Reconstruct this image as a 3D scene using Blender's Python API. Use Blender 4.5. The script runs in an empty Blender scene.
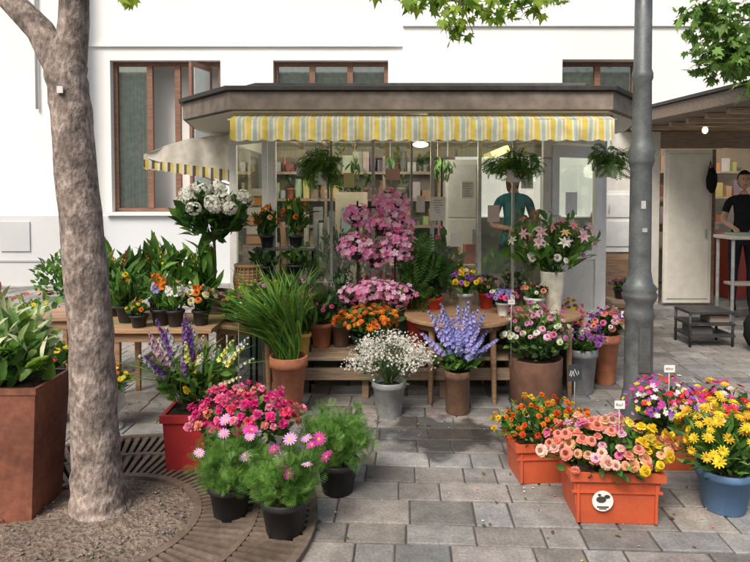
import bpy, math, random
import numpy as np
from mathutils import Vector
random.seed(7); np.random.seed(7)
U=random.uniform
sc=bpy.context.scene
# ---------------------------------------------------------------- materials
MN=['leaf','petal','plastic','rough','metal','wood','bark','glass','lamp','cloth','stucco','paving','soil','skin','iron']
MI={n:i for i,n in enumerate(MN)}
def mkmat(n):
    m=bpy.data.materials.new(n); m.use_nodes=True
    nt=m.node_tree; N=nt.nodes; Lk=nt.links; N.clear()
    out=N.new('ShaderNodeOutputMaterial')
    at=N.new('ShaderNodeAttribute'); at.attribute_name='Col'
    tc=N.new('ShaderNodeTexCoord')
    def noise(scale,detail=5,vec=None):
        x=N.new('ShaderNodeTexNoise'); x.inputs['Scale'].default_value=scale; x.inputs['Detail'].default_value=detail
        Lk.new(vec or tc.outputs['Object'],x.inputs['Vector']); return x
    def ramp(src,a,b,lo,hi):
        r=N.new('ShaderNodeMapRange'); r.inputs['From Min'].default_value=a; r.inputs['From Max'].default_value=b
        r.inputs['To Min'].default_value=lo; r.inputs['To Max'].default_value=hi; Lk.new(src,r.inputs['Value']); return r.outputs['Result']
    def mul(c,f):
        x=N.new('ShaderNodeVectorMath'); x.operation='SCALE'; Lk.new(c,x.inputs[0]); Lk.new(f,x.inputs['Scale']); return x.outputs[0]
    def math2(op,a,b):
        x=N.new('ShaderNodeMath'); x.operation=op
        for i,v in enumerate((a,b)):
            if isinstance(v,(int,float)): x.inputs[i].default_value=v
            else: Lk.new(v,x.inputs[i])
        return x.outputs[0]
    def bump(h,st,dist=.01):
        b=N.new('ShaderNodeBump'); b.inputs['Strength'].default_value=st; b.inputs['Distance'].default_value=dist; Lk.new(h,b.inputs['Height']); return b.outputs['Normal']
    def prin(col,rough,metal=0,nrm=None,spec=.5):
        p=N.new('ShaderNodeBsdfPrincipled'); Lk.new(col,p.inputs['Base Color']); p.inputs['Roughness'].default_value=rough
        p.inputs['Metallic'].default_value=metal; p.inputs['Specular IOR Level'].default_value=spec
        if nrm: Lk.new(nrm,p.inputs['Normal'])
        return p
    C=at.outputs['Color']
    if n in('leaf','petal','cloth'):
        nz=noise(35 if n!='cloth' else 12,3)
        c=mul(C,ramp(nz.outputs['Fac'],.3,.7,.82,1.15))
        p=prin(c,{'leaf':.45,'petal':.6,'cloth':.85}[n],spec=.3)
        t=N.new('ShaderNodeBsdfTranslucent'); Lk.new(c,t.inputs['Color'])
        mx=N.new('ShaderNodeMixShader'); mx.inputs[0].default_value={'leaf':.38,'petal':.35,'cloth':.3}[n]
        Lk.new(p.outputs[0],mx.inputs[1]); Lk.new(t.outputs[0],mx.inputs[2]); Lk.new(mx.outputs[0],out.inputs[0])
    elif n=='glass':
        t=N.new('ShaderNodeBsdfTransparent'); t.inputs[0].default_value=(.86,.89,.86,1)
        g=N.new('ShaderNodeBsdfGlossy'); g.inputs['Roughness'].default_value=.03; g.inputs['Color'].default_value=(.9,.95,.92,1)
        mx=N.new('ShaderNodeMixShader'); fr=N.new('ShaderNodeFresnel'); fr.inputs[0].default_value=1.5
        Lk.new(ramp(fr.outputs[0],0,1,.17,1),mx.inputs[0])
        Lk.new(t.outputs[0],mx.inputs[1]); Lk.new(g.outputs[0],mx.inputs[2]); Lk.new(mx.outputs[0],out.inputs[0])
    elif n=='lamp':
        e=N.new('ShaderNodeEmission'); Lk.new(C,e.inputs[0]); e.inputs[1].default_value=3; Lk.new(e.outputs[0],out.inputs[0])
    else:
        if n=='plastic':
            z=noise(9,6); z2=noise(70,3); p=prin(mul(mul(C,ramp(z.outputs['Fac'],.3,.7,.91,1.05)),ramp(z2.outputs['Fac'],.3,.7,.93,1.05)),.48)
            Lk.new(ramp(z.outputs['Fac'],.3,.7,.4,.7),p.inputs['Roughness'])
        elif n=='rough':
            z=noise(14,8); z2=noise(3,4); c=mul(mul(C,ramp(z.outputs['Fac'],.3,.7,.76,1.2)),ramp(z2.outputs['Fac'],.35,.65,.8,1.1))
            p=prin(c,.85,0,bump(z.outputs['Fac'],.35,.006))
        elif n=='metal':
            z=noise(11,6); z2=noise(60,4); p=prin(mul(mul(C,ramp(z.outputs['Fac'],.3,.7,.75,1.15)),ramp(z2.outputs['Fac'],.3,.7,.85,1.1)),.42,.4)
            Lk.new(ramp(z.outputs['Fac'],.3,.7,.42,.68),p.inputs['Roughness'])
        elif n=='iron':
            z=noise(30,8); z2=noise(4,5); c=mul(mul(C,ramp(z.outputs['Fac'],.3,.7,.75,1.2)),ramp(z2.outputs['Fac'],.35,.65,.7,1.2))
            p=prin(c,.6,.1,bump(z.outputs['Fac'],.4,.004))
        elif n=='wood':
            mp=N.new('ShaderNodeMapping'); mp.inputs['Scale'].default_value=(2,22,22); Lk.new(tc.outputs['Object'],mp.inputs[0])
            z=noise(3,8,mp.outputs[0]); p=prin(mul(C,ramp(z.outputs['Fac'],.3,.7,.6,1.25)),.6,0,bump(z.outputs['Fac'],.3,.004))
        elif n=='bark':
            mp=N.new('ShaderNodeMapping'); mp.inputs['Scale'].default_value=(1,1,.6); Lk.new(tc.outputs['Object'],mp.inputs[0])
            z=noise(48,10,mp.outputs[0]); z2=noise(13,7); z3=noise(150,4); z4=noise(5,4)
            c=mul(mul(mul(mul(C,ramp(z.outputs['Fac'],.35,.65,.62,1.32)),ramp(z2.outputs['Fac'],.42,.58,.74,1.22)),ramp(z4.outputs['Fac'],.4,.6,.85,1.15)),ramp(z3.outputs['Fac'],.3,.7,.82,1.14))
            h=math2('ADD',z.outputs['Fac'],math2('MULTIPLY',z2.outputs['Fac'],.8)); p=prin(c,.95,0,bump(h,.85,.014),spec=.15)
        elif n=='stucco':
            z=noise(55,6); z2=noise(.7,5); p=prin(mul(C,ramp(z2.outputs['Fac'],.35,.65,.93,1.03)),.9,0,bump(z.outputs['Fac'],.3,.01),spec=.2)
        elif n=='paving':
            z=noise(70,9); z2=noise(1.6,7); z3=noise(11,7)
            c=mul(mul(mul(C,ramp(z.outputs['Fac'],.3,.7,.78,1.2)),ramp(z2.outputs['Fac'],.35,.65,.74,1.14)),ramp(z3.outputs['Fac'],.35,.65,.8,1.12))
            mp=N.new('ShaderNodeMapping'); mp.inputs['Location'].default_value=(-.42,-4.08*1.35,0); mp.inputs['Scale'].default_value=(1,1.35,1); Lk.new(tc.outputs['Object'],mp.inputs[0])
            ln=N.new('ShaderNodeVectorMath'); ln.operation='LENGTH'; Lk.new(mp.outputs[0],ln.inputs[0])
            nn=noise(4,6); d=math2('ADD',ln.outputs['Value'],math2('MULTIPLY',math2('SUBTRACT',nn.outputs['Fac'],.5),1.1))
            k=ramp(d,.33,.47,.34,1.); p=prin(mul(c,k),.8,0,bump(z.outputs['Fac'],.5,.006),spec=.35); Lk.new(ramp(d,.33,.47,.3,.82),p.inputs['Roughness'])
        elif n=='soil':
            z=noise(45,9); z2=noise(5,5); p=prin(mul(mul(C,ramp(z.outputs['Fac'],.3,.7,.55,1.4)),ramp(z2.outputs['Fac'],.35,.65,.8,1.2)),1,0,bump(z.outputs['Fac'],1,.03),spec=.1)
        elif n=='skin':
            z=noise(20,3); p=prin(mul(C,ramp(z.outputs['Fac'],.3,.7,.94,1.05)),.55); p.inputs['Subsurface Weight'].default_value=.05
        Lk.new(p.outputs[0],out.inputs[0])
    return m
MATS=[mkmat(n) for n in MN]
# ---------------------------------------------------------------- mesh builder
def nrm(v):
    v=np.asarray(v,float); l=np.linalg.norm(v); return v/l if l>1e-9 else np.array([0,0,1.])
def frame(x,z):
    x=nrm(x); y=np.cross(z,x)
    if np.linalg.norm(y)<1e-4: y=np.cross([0.3,1,0.1],x)
    y=nrm(y); z=np.cross(x,y); return np.stack([x,y,z],1)
def zframe(z,spin=None):
    z=nrm(z); a=spin if spin is not None else U(0,6.28); x=np.array([math.cos(a),math.sin(a),0.13])
    x=nrm(x-z*np.dot(x,z)); y=np.cross(z,x); return np.stack([x,y,z],1)
class MB:
    def __init__(s): s.V=[];s.L=[];s.T=[];s.M=[];s.C=[];s.S=[];s.n=0
    def raw(s,V,L,T,M,C,S):
        s.V.append(V); s.L.append(L+s.n); s.T.append(T); s.M.append(M); s.C.append(C); s.S.append(S); s.n+=len(V)
    def add(s,V,F,mat,col,smooth=False):
        V=np.asarray(V,float); f=len(F)
        if f==0: return
        col=np.asarray(col,float); C=np.tile(col,(f,1)) if col.ndim==1 else col
        s.raw(V,np.array([i for q in F for i in q]),np.array([len(q) for q in F]),np.full(f,MI[mat]),C,np.full(f,smooth))
    def inst(s,t,R,sz,p,pal,b=1.):
        V=(t.V*sz)@R.T+p
        s.raw(V,t.L,t.T,t.M,np.asarray(pal,float)[t.P]*(t.B*b)[:,None],t.S)
    def box(s,c,d,mat,col,rz=0,taper=1.,ry=0):
        x,y,z=[q/2 for q in d]; V=np.array([[-x*taper,-y*taper,-z],[x*taper,-y*taper,-z],[x*taper,y*taper,-z],[-x*taper,y*taper,-z],[-x,-y,z],[x,-y,z],[x,y,z],[-x,y,z]])
        if ry: ca,sa=math.cos(ry),math.sin(ry); V=V@np.array([[ca,0,-sa],[0,1,0],[sa,0,ca]])
        ca,sa=math.cos(rz),math.sin(rz); V=V@np.array([[ca,sa,0],[-sa,ca,0],[0,0,1]])+np.array(c)
        s.add(V,[(0,3,2,1),(4,5,6,7),(0,1,5,4),(1,2,6,5),(2,3,7,6),(3,0,4,7)],mat,col)
    def b2(s,a,b,mat,col): s.box([(a[i]+b[i])/2 for i in range(3)],[abs(b[i]-a[i]) for i in range(3)],mat,col)
    def lathe(s,prof,c,mat,col,seg=24,smooth=True,caps=True):
        V=[];F=[];c=np.array(c,float)
        for r,z in prof:
            for k in range(seg): a=2*math.pi*k/seg; V.append((c[0]+r*math.cos(a),c[1]+r*math.sin(a),c[2]+z))
        for i in range(len(prof)-1):
            for k in range(seg): k2=(k+1)%seg; F.append((i*seg+k,i*seg+k2,(i+1)*seg+k2,(i+1)*seg+k))
        s.add(V,F,mat,col,smooth)
        if caps:
            for i,fl in((0,True),(len(prof)-1,False)):
                q=[(V[i*seg+k]) for k in range(seg)]; ids=list(range(seg)); s.add(q,[tuple(ids[::-1] if fl else ids)],mat,col)
    def tube(s,P,R,mat,col,seg=6,cap=True):
        P=[np.array(p,float) for p in P]; n=len(P); V=[];F=[]
        if not hasattr(R,'__len__'): R=[R]*n
        for i in range(n):
            d=nrm(P[min(i+1,n-1)]-P[max(i-1,0)]); ref=np.array([0,1,0.]) if abs(d[1])<.9 else np.array([1,0,0.])
            x=nrm(np.cross(ref,d)); y=np.cross(d,x)
            for k in range(seg): a=2*math.pi*k/seg; V.append(P[i]+R[i]*(x*math.cos(a)+y*math.sin(a)))
        for i in range(n-1):
            for k in range(seg): k2=(k+1)%seg; F.append((i*seg+k,i*seg+k2,(i+1)*seg+k2,(i+1)*seg+k))
        if cap: F.append(tuple(range(seg))[::-1]); F.append(tuple(range((n-1)*seg,n*seg)))
        s.add(V,F,mat,col,seg>4)
    def poly(s,pts,z0,z1,mat,col,top=True,bottom=True):
        n=len(pts); V=[(x,y,z0) for x,y in pts]+[(x,y,z1) for x,y in pts]
        F=[(i,(i+1)%n,n+(i+1)%n,n+i) for i in range(n)]
        if top:F.append(tuple(range(n,2*n)))
        if bottom:F.append(tuple(range(n))[::-1])
        s.add(V,F,mat,col)
    def ell(s,c,r,mat,col,a=12,b=8,jit=0):
        V=[];F=[]
        for i in range(b+1):
            t=math.pi*i/b
            for k in range(a):
                f=2*math.pi*k/a; j=1+U(-jit,jit)
                V.append((c[0]+r[0]*math.sin(t)*math.cos(f)*j,c[1]+r[1]*math.sin(t)*math.sin(f)*j,c[2]-r[2]*math.cos(t)*j))
        for i in range(b):
            for k in range(a): k2=(k+1)%a; F.append((i*a+k,i*a+k2,(i+1)*a+k2,(i+1)*a+k))
        s.add(V,F,mat,col,True)
    def build(s,name,loc=(0,0,0),rel=False,parent=None,bevel=0):
        V=np.concatenate(s.V); loc=np.array(loc,float)
        if not rel: V=V-loc
        L=np.concatenate(s.L).astype(np.int32); T=np.concatenate(s.T); M=np.concatenate(s.M); C=np.clip(np.concatenate(s.C),0,.93); S=np.concatenate(s.S)
        me=bpy.data.meshes.new(name)
        me.vertices.add(len(V)); me.vertices.foreach_set('co',V.ravel().astype(np.float32))
        me.loops.add(len(L)); me.loops.foreach_set('vertex_index',L)
        me.polygons.add(len(T)); st=np.concatenate([[0],np.cumsum(T)[:-1]]).astype(np.int32); me.polygons.foreach_set('loop_start',st)
        for m in MATS: me.materials.append(m)
        me.polygons.foreach_set('material_index',M.astype(np.int32)); me.polygons.foreach_set('use_smooth',S.astype(bool))
        me.update(calc_edges=True)
        a=me.attributes.new('Col','FLOAT_COLOR','CORNER'); CC=np.repeat(np.concatenate([C,np.ones((len(C),1))],1),T,0)
        a.data.foreach_set('color',CC.ravel().astype(np.float32))
        o=bpy.data.objects.new(name,me); o.location=loc; sc.collection.objects.link(o)
        if parent: o.parent=parent
        if bevel:
            b=o.modifiers.new('bevel','BEVEL'); b.width=bevel; b.segments=2; b.limit_method='ANGLE'; b.angle_limit=.7
        return o
def empty(name,loc=(0,0,0)):
    e=bpy.data.objects.new(name,None); e.empty_display_size=.2; e.location=loc; sc.collection.objects.link(e); return e
# ---------------------------------------------------------------- templates
class Tpl: pass
def mktpl(parts):
    t=Tpl(); V=[];L=[];T=[];M=[];P=[];B=[];S=[];n=0
    for v,f,m,p,b in parts:
        V.append(np.array(v,float)); 
        for q in f: L+= [i+n for i in q]; T.append(len(q)); M.append(MI[m]);P.append(p);B.append(b);S.append(True)
        n+=len(v)
    t.V=np.concatenate(V);t.L=np.array(L);t.T=np.array(T);t.M=np.array(M);t.P=np.array(P);t.B=np.array(B,float);t.S=np.array(S); return t
def petal(ln,w,el,az,r0=.05,z0=0,curl=.4,slot=0,b=1,tipw=.45,basew=.3,mat='petal'):
    el=math.radians(el); r=r0;z=z0; e=el; cs=[(r,z,basew)]
    for k,wd in((.5,1.),(.5,tipw)):
        r+=ln*k*math.cos(e); z+=ln*k*math.sin(e); cs.append((r,z,wd)); e-=curl
    V=[];ca,sa=math.cos(az),math.sin(az)
    for r,z,wd in cs:
        for sg in(-1,1): y=sg*w*wd/2; V.append((r*ca-y*sa,r*sa+y*ca,z+abs(y)*.15))
    return (V,[(0,2,3,1),(2,4,5,3)],mat,slot,b)
def disc(r,z,h,slot,b=1,seg=7,mat='petal'):
    V=[(r*math.cos(6.283*k/seg),r*math.sin(6.283*k/seg),z) for k in range(seg)]+[(0,0,z+h)]
    return (V,[(k,(k+1)%seg,seg) for k in range(seg)],mat,slot,b)
rnd=random.Random(3)
daisy=mktpl([petal(.95,.34,14+rnd.uniform(-9,9),6.283*k/13,.12,0,.35,0,rnd.uniform(.85,1.1)) for k in range(13)]+[disc(.27,.03,.1,1)])
daisy2=mktpl([petal(.95-.25*(k%2),.36,12+22*(k%2)+rnd.uniform(-6,6),6.283*k/20,.1,.02*(k%2),.3,0,rnd.uniform(.8,1.1)) for k in range(20)]+[disc(.2,.05,.12,1)])
def mkrose():
    P=[]
    for n,el,ln,w,z,b in((6,24,.95,.9,-.12,1.05),(6,48,.85,.8,-.08,1),(5,66,.78,.7,0,.92),(4,80,.68,.52,.04,.84),(3,90,.6,.36,.08,.72)):
        o=rnd.uniform(0,6)
        for k in range(n): P.append(petal(ln,w,el+rnd.uniform(-7,7),o+6.283*k/n,.04,z,.75 if el<60 else -.35,0,b*rnd.uniform(.9,1.08),.75,.4))
    return mktpl(P)
rose=mkrose()
pom=mktpl([petal(rnd.uniform(.6,.95),.36,(1-(i/34)**.8)*5+85*(i/34),i*2.4,.03,.0,.5,0,rnd.uniform(.75,1.12),.9,.3) for i in range(34)])
lily=mktpl([petal(1,.36,48+6*(k%2),6.283*k/6,.05,0,1.1,0,1-.06*(k%2),.12,.4) for k in range(6)]+[petal(.7,.05,70,6.283*k/5+.3,.02,0,.2,1,1) for k in range(5)])
floret=mktpl([petal(.9,.7,22,6.283*k/5,.05,0,.3,0,rnd.uniform(.88,1.08),.8) for k in range(5)]+[disc(.16,.04,.06,1,1,5)])
tiny=mktpl([petal(.9,.9,20,6.283*k/4,.0,0,.2,0,1,.7,.3) for k in range(4)])
def leaftpl(w,arch=.25,n=3,pt=.1):
    V=[];F=[]
    for i in range(n+1):
        t=i/n; wd=w*math.sin(math.pi*min(1,(t*.86+.09)))*.5 if i<n else w*pt*.3
        z=-arch*t*t+arch*.5*t
        V+= [(t,-wd,z+wd*.35),(t,0,z),(t,wd,z+wd*.35)]
    for i in range(n):
        a=3*i; F+=[(a,a+3,a+4,a+1),(a+1,a+4,a+5,a+2)]
    return mktpl([(V,F,'leaf',0,1)])
leafO=leaftpl(.55); leafL=leaftpl(.24,.35,4); blade=leaftpl(.032,.7,6)
def frond(n=8,w=.42,arch=.35,pw=.09):
    V=[];F=[];
    def zz(t): return arch*.6*t-arch*1.3*t*t
    for i in range(n):
        t=.12+.86*i/n; l=w*math.sin(math.pi*(.15+.8*t))*.9
        for sg in(-1,1):
            b=len(V); z=zz(t); V+=[(t,0,z),(t+l*.35-pw*.5,sg*l*.55,z+.02),(t+l*.6,sg*l,z-.05),(t+l*.35+pw*.5,sg*l*.5,z+.02)]; F.append((b,b+1,b+2,b+3) if sg<0 else (b,b+3,b+2,b+1))
    b=len(V); V+=[(0,-.01,0),(0,.01,0),(.5,.008,zz(.5)),(.5,-.008,zz(.5)),(1,0,zz(1))]; F+=[(b,b+1,b+2,b+3),(b+3,b+2,b+4)]
    return mktpl([(V,F,'leaf',0,1)])
fern=frond(); feather=frond(8,.55,.1,.035)
def maple():
    A=[(-180,.1),(-150,.35),(-128,.42),(-120,.3),(-80,.62),(-68,.4),(-40,.75),(-32,.45),(-12,.62),(0,1),(12,.62),(32,.45),(40,.75),(68,.4),(80,.62),(120,.3),(128,.42),(150,.35)]
    V=[(.1,0,0)]+[(r*math.cos(math.radians(a)),r*math.sin(math.radians(a)),-.25*r*r) for a,r in A]
    n=len(A); return mktpl([(V,[(0,1+k,1+(k+1)%n) for k in range(n)],'leaf',0,1)])
mapleT=maple()
# ---------------------------------------------------------------- palettes
def gl(L,k=1.3): return [[tuple(c*k for c in p[0])] for p in L]
G1=gl([[(.05,.12,.025)],[(.07,.16,.03)],[(.035,.09,.02)],[(.1,.2,.04)]])
GF=gl([[(.1,.24,.04)],[(.14,.3,.05)],[(.07,.17,.03)],[(.18,.33,.07)]],1.12)
GD=gl([[(.03,.08,.02)],[(.045,.1,.03)],[(.04,.1,.025)]])
GB=gl([[(.06,.13,.06)],[(.09,.17,.08)],[(.12,.2,.1)]],1.2)
GM=[[(.3,.45,.05)],[(.22,.38,.05)],[(.14,.27,.04)],[(.38,.52,.08)]]
def pal(c,c2=(.6,.45,.05)): return [c,c2]
PINK=pal((.85,.22,.45));HOT=pal((.82,.05,.3));RED=pal((.65,.03,.04));ORG=pal((.88,.24,.02));YEL=pal((.92,.66,.04),(.6,.3,.02))
WHT=pal((.88,.87,.8));PUR=pal((.28,.1,.5));LAV=pal((.42,.42,.85),(.9,.9,.9));COR=pal((.93,.36,.27));LPK=pal((.92,.55,.68));MAG=pal((.55,.03,.35));CRM=pal((.88,.8,.5));PCH=pal((.95,.55,.32))
ORC=pal((.93,.42,.66),(.9,.75,.4));ORC2=pal((.93,.6,.76),(.9,.75,.4));ORC3=pal((.9,.25,.55),(.9,.75,.4))
def rv(a=1.): return np.array([random.gauss(0,a),random.gauss(0,a),random.gauss(0,a)])
def bush(mb,c,rad,n,t,size,pals,org=None,droop=0.,shell=.45,up=1.,zmin=-1,jd=.35):
    c=np.array(c,float);rad=np.array(rad,float); org=np.array(org,float) if org is not None else c-np.array([0,0,rad[2]])
    for i in range(n):
        u=nrm(rv()); 
        if u[2]<zmin: u[2]*=-1
        p=c+u*rad*(U(0,1)**shell)*U(.85,1.12); d=nrm(p-org)+rv(jd); d[2]-=droop
        R=frame(d,np.array([0,0,up])+rv(.45)+u*.4)
        mb.inst(t,R,size*U(.6,1.3),p-nrm(d)*size*.4,random.choice(pals),U(.7,1.3))
def blooms(mb,c,rad,n,t,size,pals,mind=.8,zmin=-.15,stem=None,org=None,face=.35,jit=.08):
    c=np.array(c,float);rad=np.array(rad,float); pts=[];tr=0; dmin=size*2*mind
    while len(pts)<n and tr<n*25:
        tr+=1; u=nrm(rv())
        if u[2]<zmin: continue
        p=c+u*rad*U(1-jit*2,1+jit)
        if any(np.dot(p-q,p-q)<dmin*dmin for q in pts): continue
        pts.append(p); nn=nrm(u/rad)*.8+np.array([0,-.15,face])+rv(.25)
        P=random.choice(pals) if not callable(pals) else pals(p)
        mb.inst(t,zframe(nn),size*U(.7,1.18),p,P,U(.82,1.14))
        if stem is not None and random.random()<.5:
            o=np.array(org if org is not None else (c[0],c[1],c[2]-rad[2]),float)
            mb.tube([o+rv(.01),(o+p)/2+np.array([0,0,.02]),p],.0022,'leaf',stem,3,False)
def spike(mb,base,tip,t,size,pals,n,frac=.5,col=(.07,.16,.04)):
    base=np.array(base,float);tip=np.array(tip,float); mid=(base+tip)/2+np.array([0,0,.03])
    mb.tube([base,mid,tip],.003,'leaf',col,4,False)
    P=random.choice(pals)
    for i in range(n):
        k=i/n; q=1-frac+frac*k; p=(1-q)**2*base+2*q*(1-q)*mid+q*q*tip; a=i*2.4+U(-.3,.3)
        s=size*(1.15-.75*k); o=np.array([math.cos(a),math.sin(a),.25])
        mb.inst(t,zframe(o),s*U(.8,1.15),p+o*s*.8,P,U(.75,1.2))
def pot(mb,r,rb,h,mat,col,z=0,rim=.008,seg=28,x=0,y=0,soil=True,band=True):
    pr=[(rb*.96,z),(rb,z+.006)]
    if band: pr+=[(rb+(r-rb)*.82,z+h*.82),(r+rim*.8,z+h*.83),(r+rim,z+h*.9)]
    pr+=[(r+rim,z+h-.004),(r+rim*.6,z+h),(r-.006,z+h),(r-.009,z+h-.02),(r*.9,z+h-.035)]
    mb.lathe(pr,(x,y,0),mat,col,seg)
    if soil: mb.ell((x,y,z+h-.04),(r*.9,r*.9,.018),'soil',(.05,.035,.025),12,4)
BLK=(.02,.02,.022);TER=(.52,.2,.105);GAL=(.42,.44,.45)
# ---------------------------------------------------------------- GROUND
mb=MB(); mb.b2((-60,-60,-.3),(60,60,-.010),'rough',(.1,.09,.078)); mb.build('ground')
mb=MB(); ca,sa=math.cos(-.05),math.sin(-.05)
y=-1.5
while y<11.2:
    rd=random.choice([.17,.2,.2,.22,.24]); x=-7.5-U(0,.3)
    while x<8.5:
        w=random.choice([.18,.22,.25,.28,.32,.37]) ; g=U(.003,.006)
        x0,x1,y0,y1=x+g,x+w-g,y+g,y+rd-g; x+=w
        cx,cy=(x0+x1)/2,(y0+y1)/2; wx,wy=cx*ca-cy*sa,cx*sa+cy*ca
        if (wx+1.35)**2+(wy-2.95)**2<.82**2: continue
        v=.275*random.choice([.7,.8,.88,.95,1,1.05,1.12,1.2])*U(.94,1.06); tint=random.choice([(1,.965,.91),(1,.98,.94),(1.04,.95,.86),(.97,.98,.98),(1.02,.94,.88)])
        col=[v*t for t in tint]; zt=U(-.003,.001)
        b=.006; P=[(x0,y0),(x1,y0),(x1,y1),(x0,y1)]; P=[(a_+U(-.002,.002),b_+U(-.002,.002)) for a_,b_ in P]; mx_,my_=(x0+x1)/2,(y0+y1)/2
        Q=[(a_+(b if a_<mx_ else -b),b_+(b if b_<my_ else -b)) for a_,b_ in P]
        V=[(px*ca-py*sa,px*sa+py*ca,-.012) for px,py in P]+[(px*ca-py*sa,px*sa+py*ca,zt-.004) for px,py in P]+[(px*ca-py*sa,px*sa+py*ca,zt+U(-.0012,.0012)) for px,py in Q]
        F=[(i,(i+1)%4,4+(i+1)%4,4+i) for i in range(4)]+[(4+i,4+(i+1)%4,8+(i+1)%4,8+i) for i in range(4)]+[(8,9,10,11)]
        mb.add(V,F,'paving',col)
    y+=rd
mb.build('pavement')
mb=MB()
for i in range(330):
    x,yy=U(-1.9,2.6),U(2.5,5.6); 
    if random.random()<.6: x,yy=random.choice([(-.5,3.3),(1.2,3.2),(.4,4.4),(-.9,3.9),(-1.6,4.3),(1.4,4.5)]); x+=random.gauss(0,.35); yy+=random.gauss(0,.25)
    if random.random()<.5: mb.inst(tiny,zframe(np.array([0,0,1])+rv(.15)),U(.004,.009),np.array([x,yy,.006]),random.choice([PINK,LPK,WHT,YEL,COR]))
    else: mb.inst(leafO,frame(np.array([U(-1,1),U(-1,1),.02]),(0,0,1)),U(.012,.035),np.array([x,yy,.007]),random.choice([[(.2,.16,.06)],[(.12,.18,.05)],[(.16,.1,.05)]]))
mb.build('fallen_petals')
gx,gy=-1.35,2.95
mb=MB(); mb.lathe([(1.04,.001),(1.04,.004),(.3,.0045)],(gx,gy,0),'soil',(.02,.018,.015),64,False,False)
def ring(r0,r1,z0,z1,col): mb.lathe([(r0,z0),(r0,z1),(r1,z1),(r1,z0)],(gx,gy,0),'iron',col,96,False,False)
IC=(.17,.13,.1)
for r0,r1 in((.46,.5),(.75,.78),(1.03,1.07)): ring(r0,r1,.004,.03,IC)
for ra,rb,n in((.5,.75,84),(.78,1.03,120)):
    for k in range(n):
        a=6.283*k/n+.01; w0=ra*3.1416/n*.56; w1=rb*3.1416/n*.56; c_,s_=math.cos(a),math.sin(a)
        V=[]
        for z in(.008,.027):
            for r,w in((ra,-w0),(rb,-w1),(rb,w1),(ra,w0)): V.append((gx+r*c_-w*s_,gy+r*s_+w*c_,z))
        j=U(.88,1.12); mb.add(V,[(4,5,6,7),(0,1,5,4),(1,2,6,5),(2,3,7,6),(3,0,4,7)],'iron',[q*j for q in IC])
mb.build('tree_grate',(gx,gy,0))
mb=MB(); V=[];F=[];seg=60;nr=14
for i in range(nr):
    r=.46*(1-i/nr*.85)
    for k in range(seg): a=6.283*k/seg; V.append((gx+r*math.cos(a),gy+r*math.sin(a),.008+.035*(i/nr)+(U(-.005,.007) if i else 0)))
V.append((gx,gy,.04))
for i in range(nr-1):
    for k in range(seg): k2=(k+1)%seg; F.append((i*seg+k,i*seg+k2,(i+1)*seg+k2,(i+1)*seg+k))
F+=[((nr-1)*seg+k,(nr-1)*seg+(k+1)%seg,nr*seg) for k in range(seg)]
mb.add(V,F,'soil',(.22,.175,.14),True)
for i in range(140):
    a=U(0,6.28);r=U(.16,.45); mb.ell((gx+r*math.cos(a),gy+r*math.sin(a),.03),(U(.004,.01),U(.004,.01),U(.003,.006)),'rough',[c*U(.6,1.1) for c in(.28,.24,.2)],6,4,.2)
mb.build('soil_bed',(gx,gy,0))
# ---------------------------------------------------------------- WHITE BUILDING
WH=(.87,.872,.86)
def wall(mb,x0,x1,z0,z1,y,holes,col,dep=.3):
    xs=sorted({x0,x1,*[h[0] for h in holes],*[h[1] for h in holes]}); zs=sorted({z0,z1,*[h[2] for h in holes],*[h[3] for h in holes]})
    for i in range(len(xs)-1):
        for j in range(len(zs)-1):
            cx,cz=(xs[i]+xs[i+1])/2,(zs[j]+zs[j+1])/2
            if any(h[0]<cx<h[1] and h[2]<cz<h[3] for h in holes): continue
            mb.add([(xs[i],y,zs[j]),(xs[i+1],y,zs[j]),(xs[i+1],y,zs[j+1]),(xs[i],y,zs[j+1])],[(0,1,2,3)],'stucco',col)
    for a,b,c,d in holes:
        V=[(a,y,c),(b,y,c),(b,y,d),(a,y,d),(a,y+dep,c),(b,y+dep,c),(b,y+dep,d),(a,y+dep,d)]
        mb.add(V,[(0,4,5,1),(1,5,6,2),(2,6,7,3),(3,7,4,0)],'stucco',col)
hp=empty('white_building',(0,11,0))
wy=11.
holes=[(-4.63,-2.7,1.25,3.9),(-1.78,.23,1.25,3.9),(3.25,4.62,1.25,3.9)]
mb=MB()
wall(mb,-5.0,.48,0,9,wy,holes[:2],WH); wall(mb,.48,9,0,9,wy-.08,[holes[2]],WH); mb.add([(.48,wy-.08,0),(.48,wy,0),(.48,wy,9),(.48,wy-.08,9)],[(0,1,2,3)],'stucco',WH)
wall(mb,-12,-5.0,0,9,wy-.35,[],WH); mb.add([(-5,wy-.35,0),(-5,wy,0),(-5,wy,9),(-5,wy-.35,9)],[(0,1,2,3)],'stucco',WH)
mb.b2((-5.0,wy-.05,4.13),(.48,wy-.003,4.18),'stucco',WH); mb.b2((.478,wy-.13,4.46),(9,wy-.083,4.52),'stucco',WH)
PL=(.66,.69,.72)
mb.b2((-5,wy-.05,0),(.47,wy-.004,1.18),'stucco',PL); mb.b2((-12,wy-.41,0),(-4.96,wy-.353,1.2),'stucco',(.62,.64,.65)); mb.b2((.49,wy-.14,0),(9,wy-.083,1.18),'stucco',PL)
mb.b2((-12,wy-.43,.42),(-4.94,wy-.412,.45),'stucco',(.5,.51,.52))
mb.b2((-12,wy-.3,8.9),(9,wy+6,9.1),'rough',(.3,.3,.3)); mb.b2((-12,wy+5.8,0),(9,wy+6,8.9),'stucco',WH)
for h in holes: mb.b2((h[0]-.06,(wy-.13) if h[0]<1 else wy-.2,h[2]-.06),(h[1]+.06,wy+.12,h[2]-.002),'stucco',(.75,.76,.77))
o=mb.build('walls'); o.parent=hp; o.location=(0,-11,0)
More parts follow.
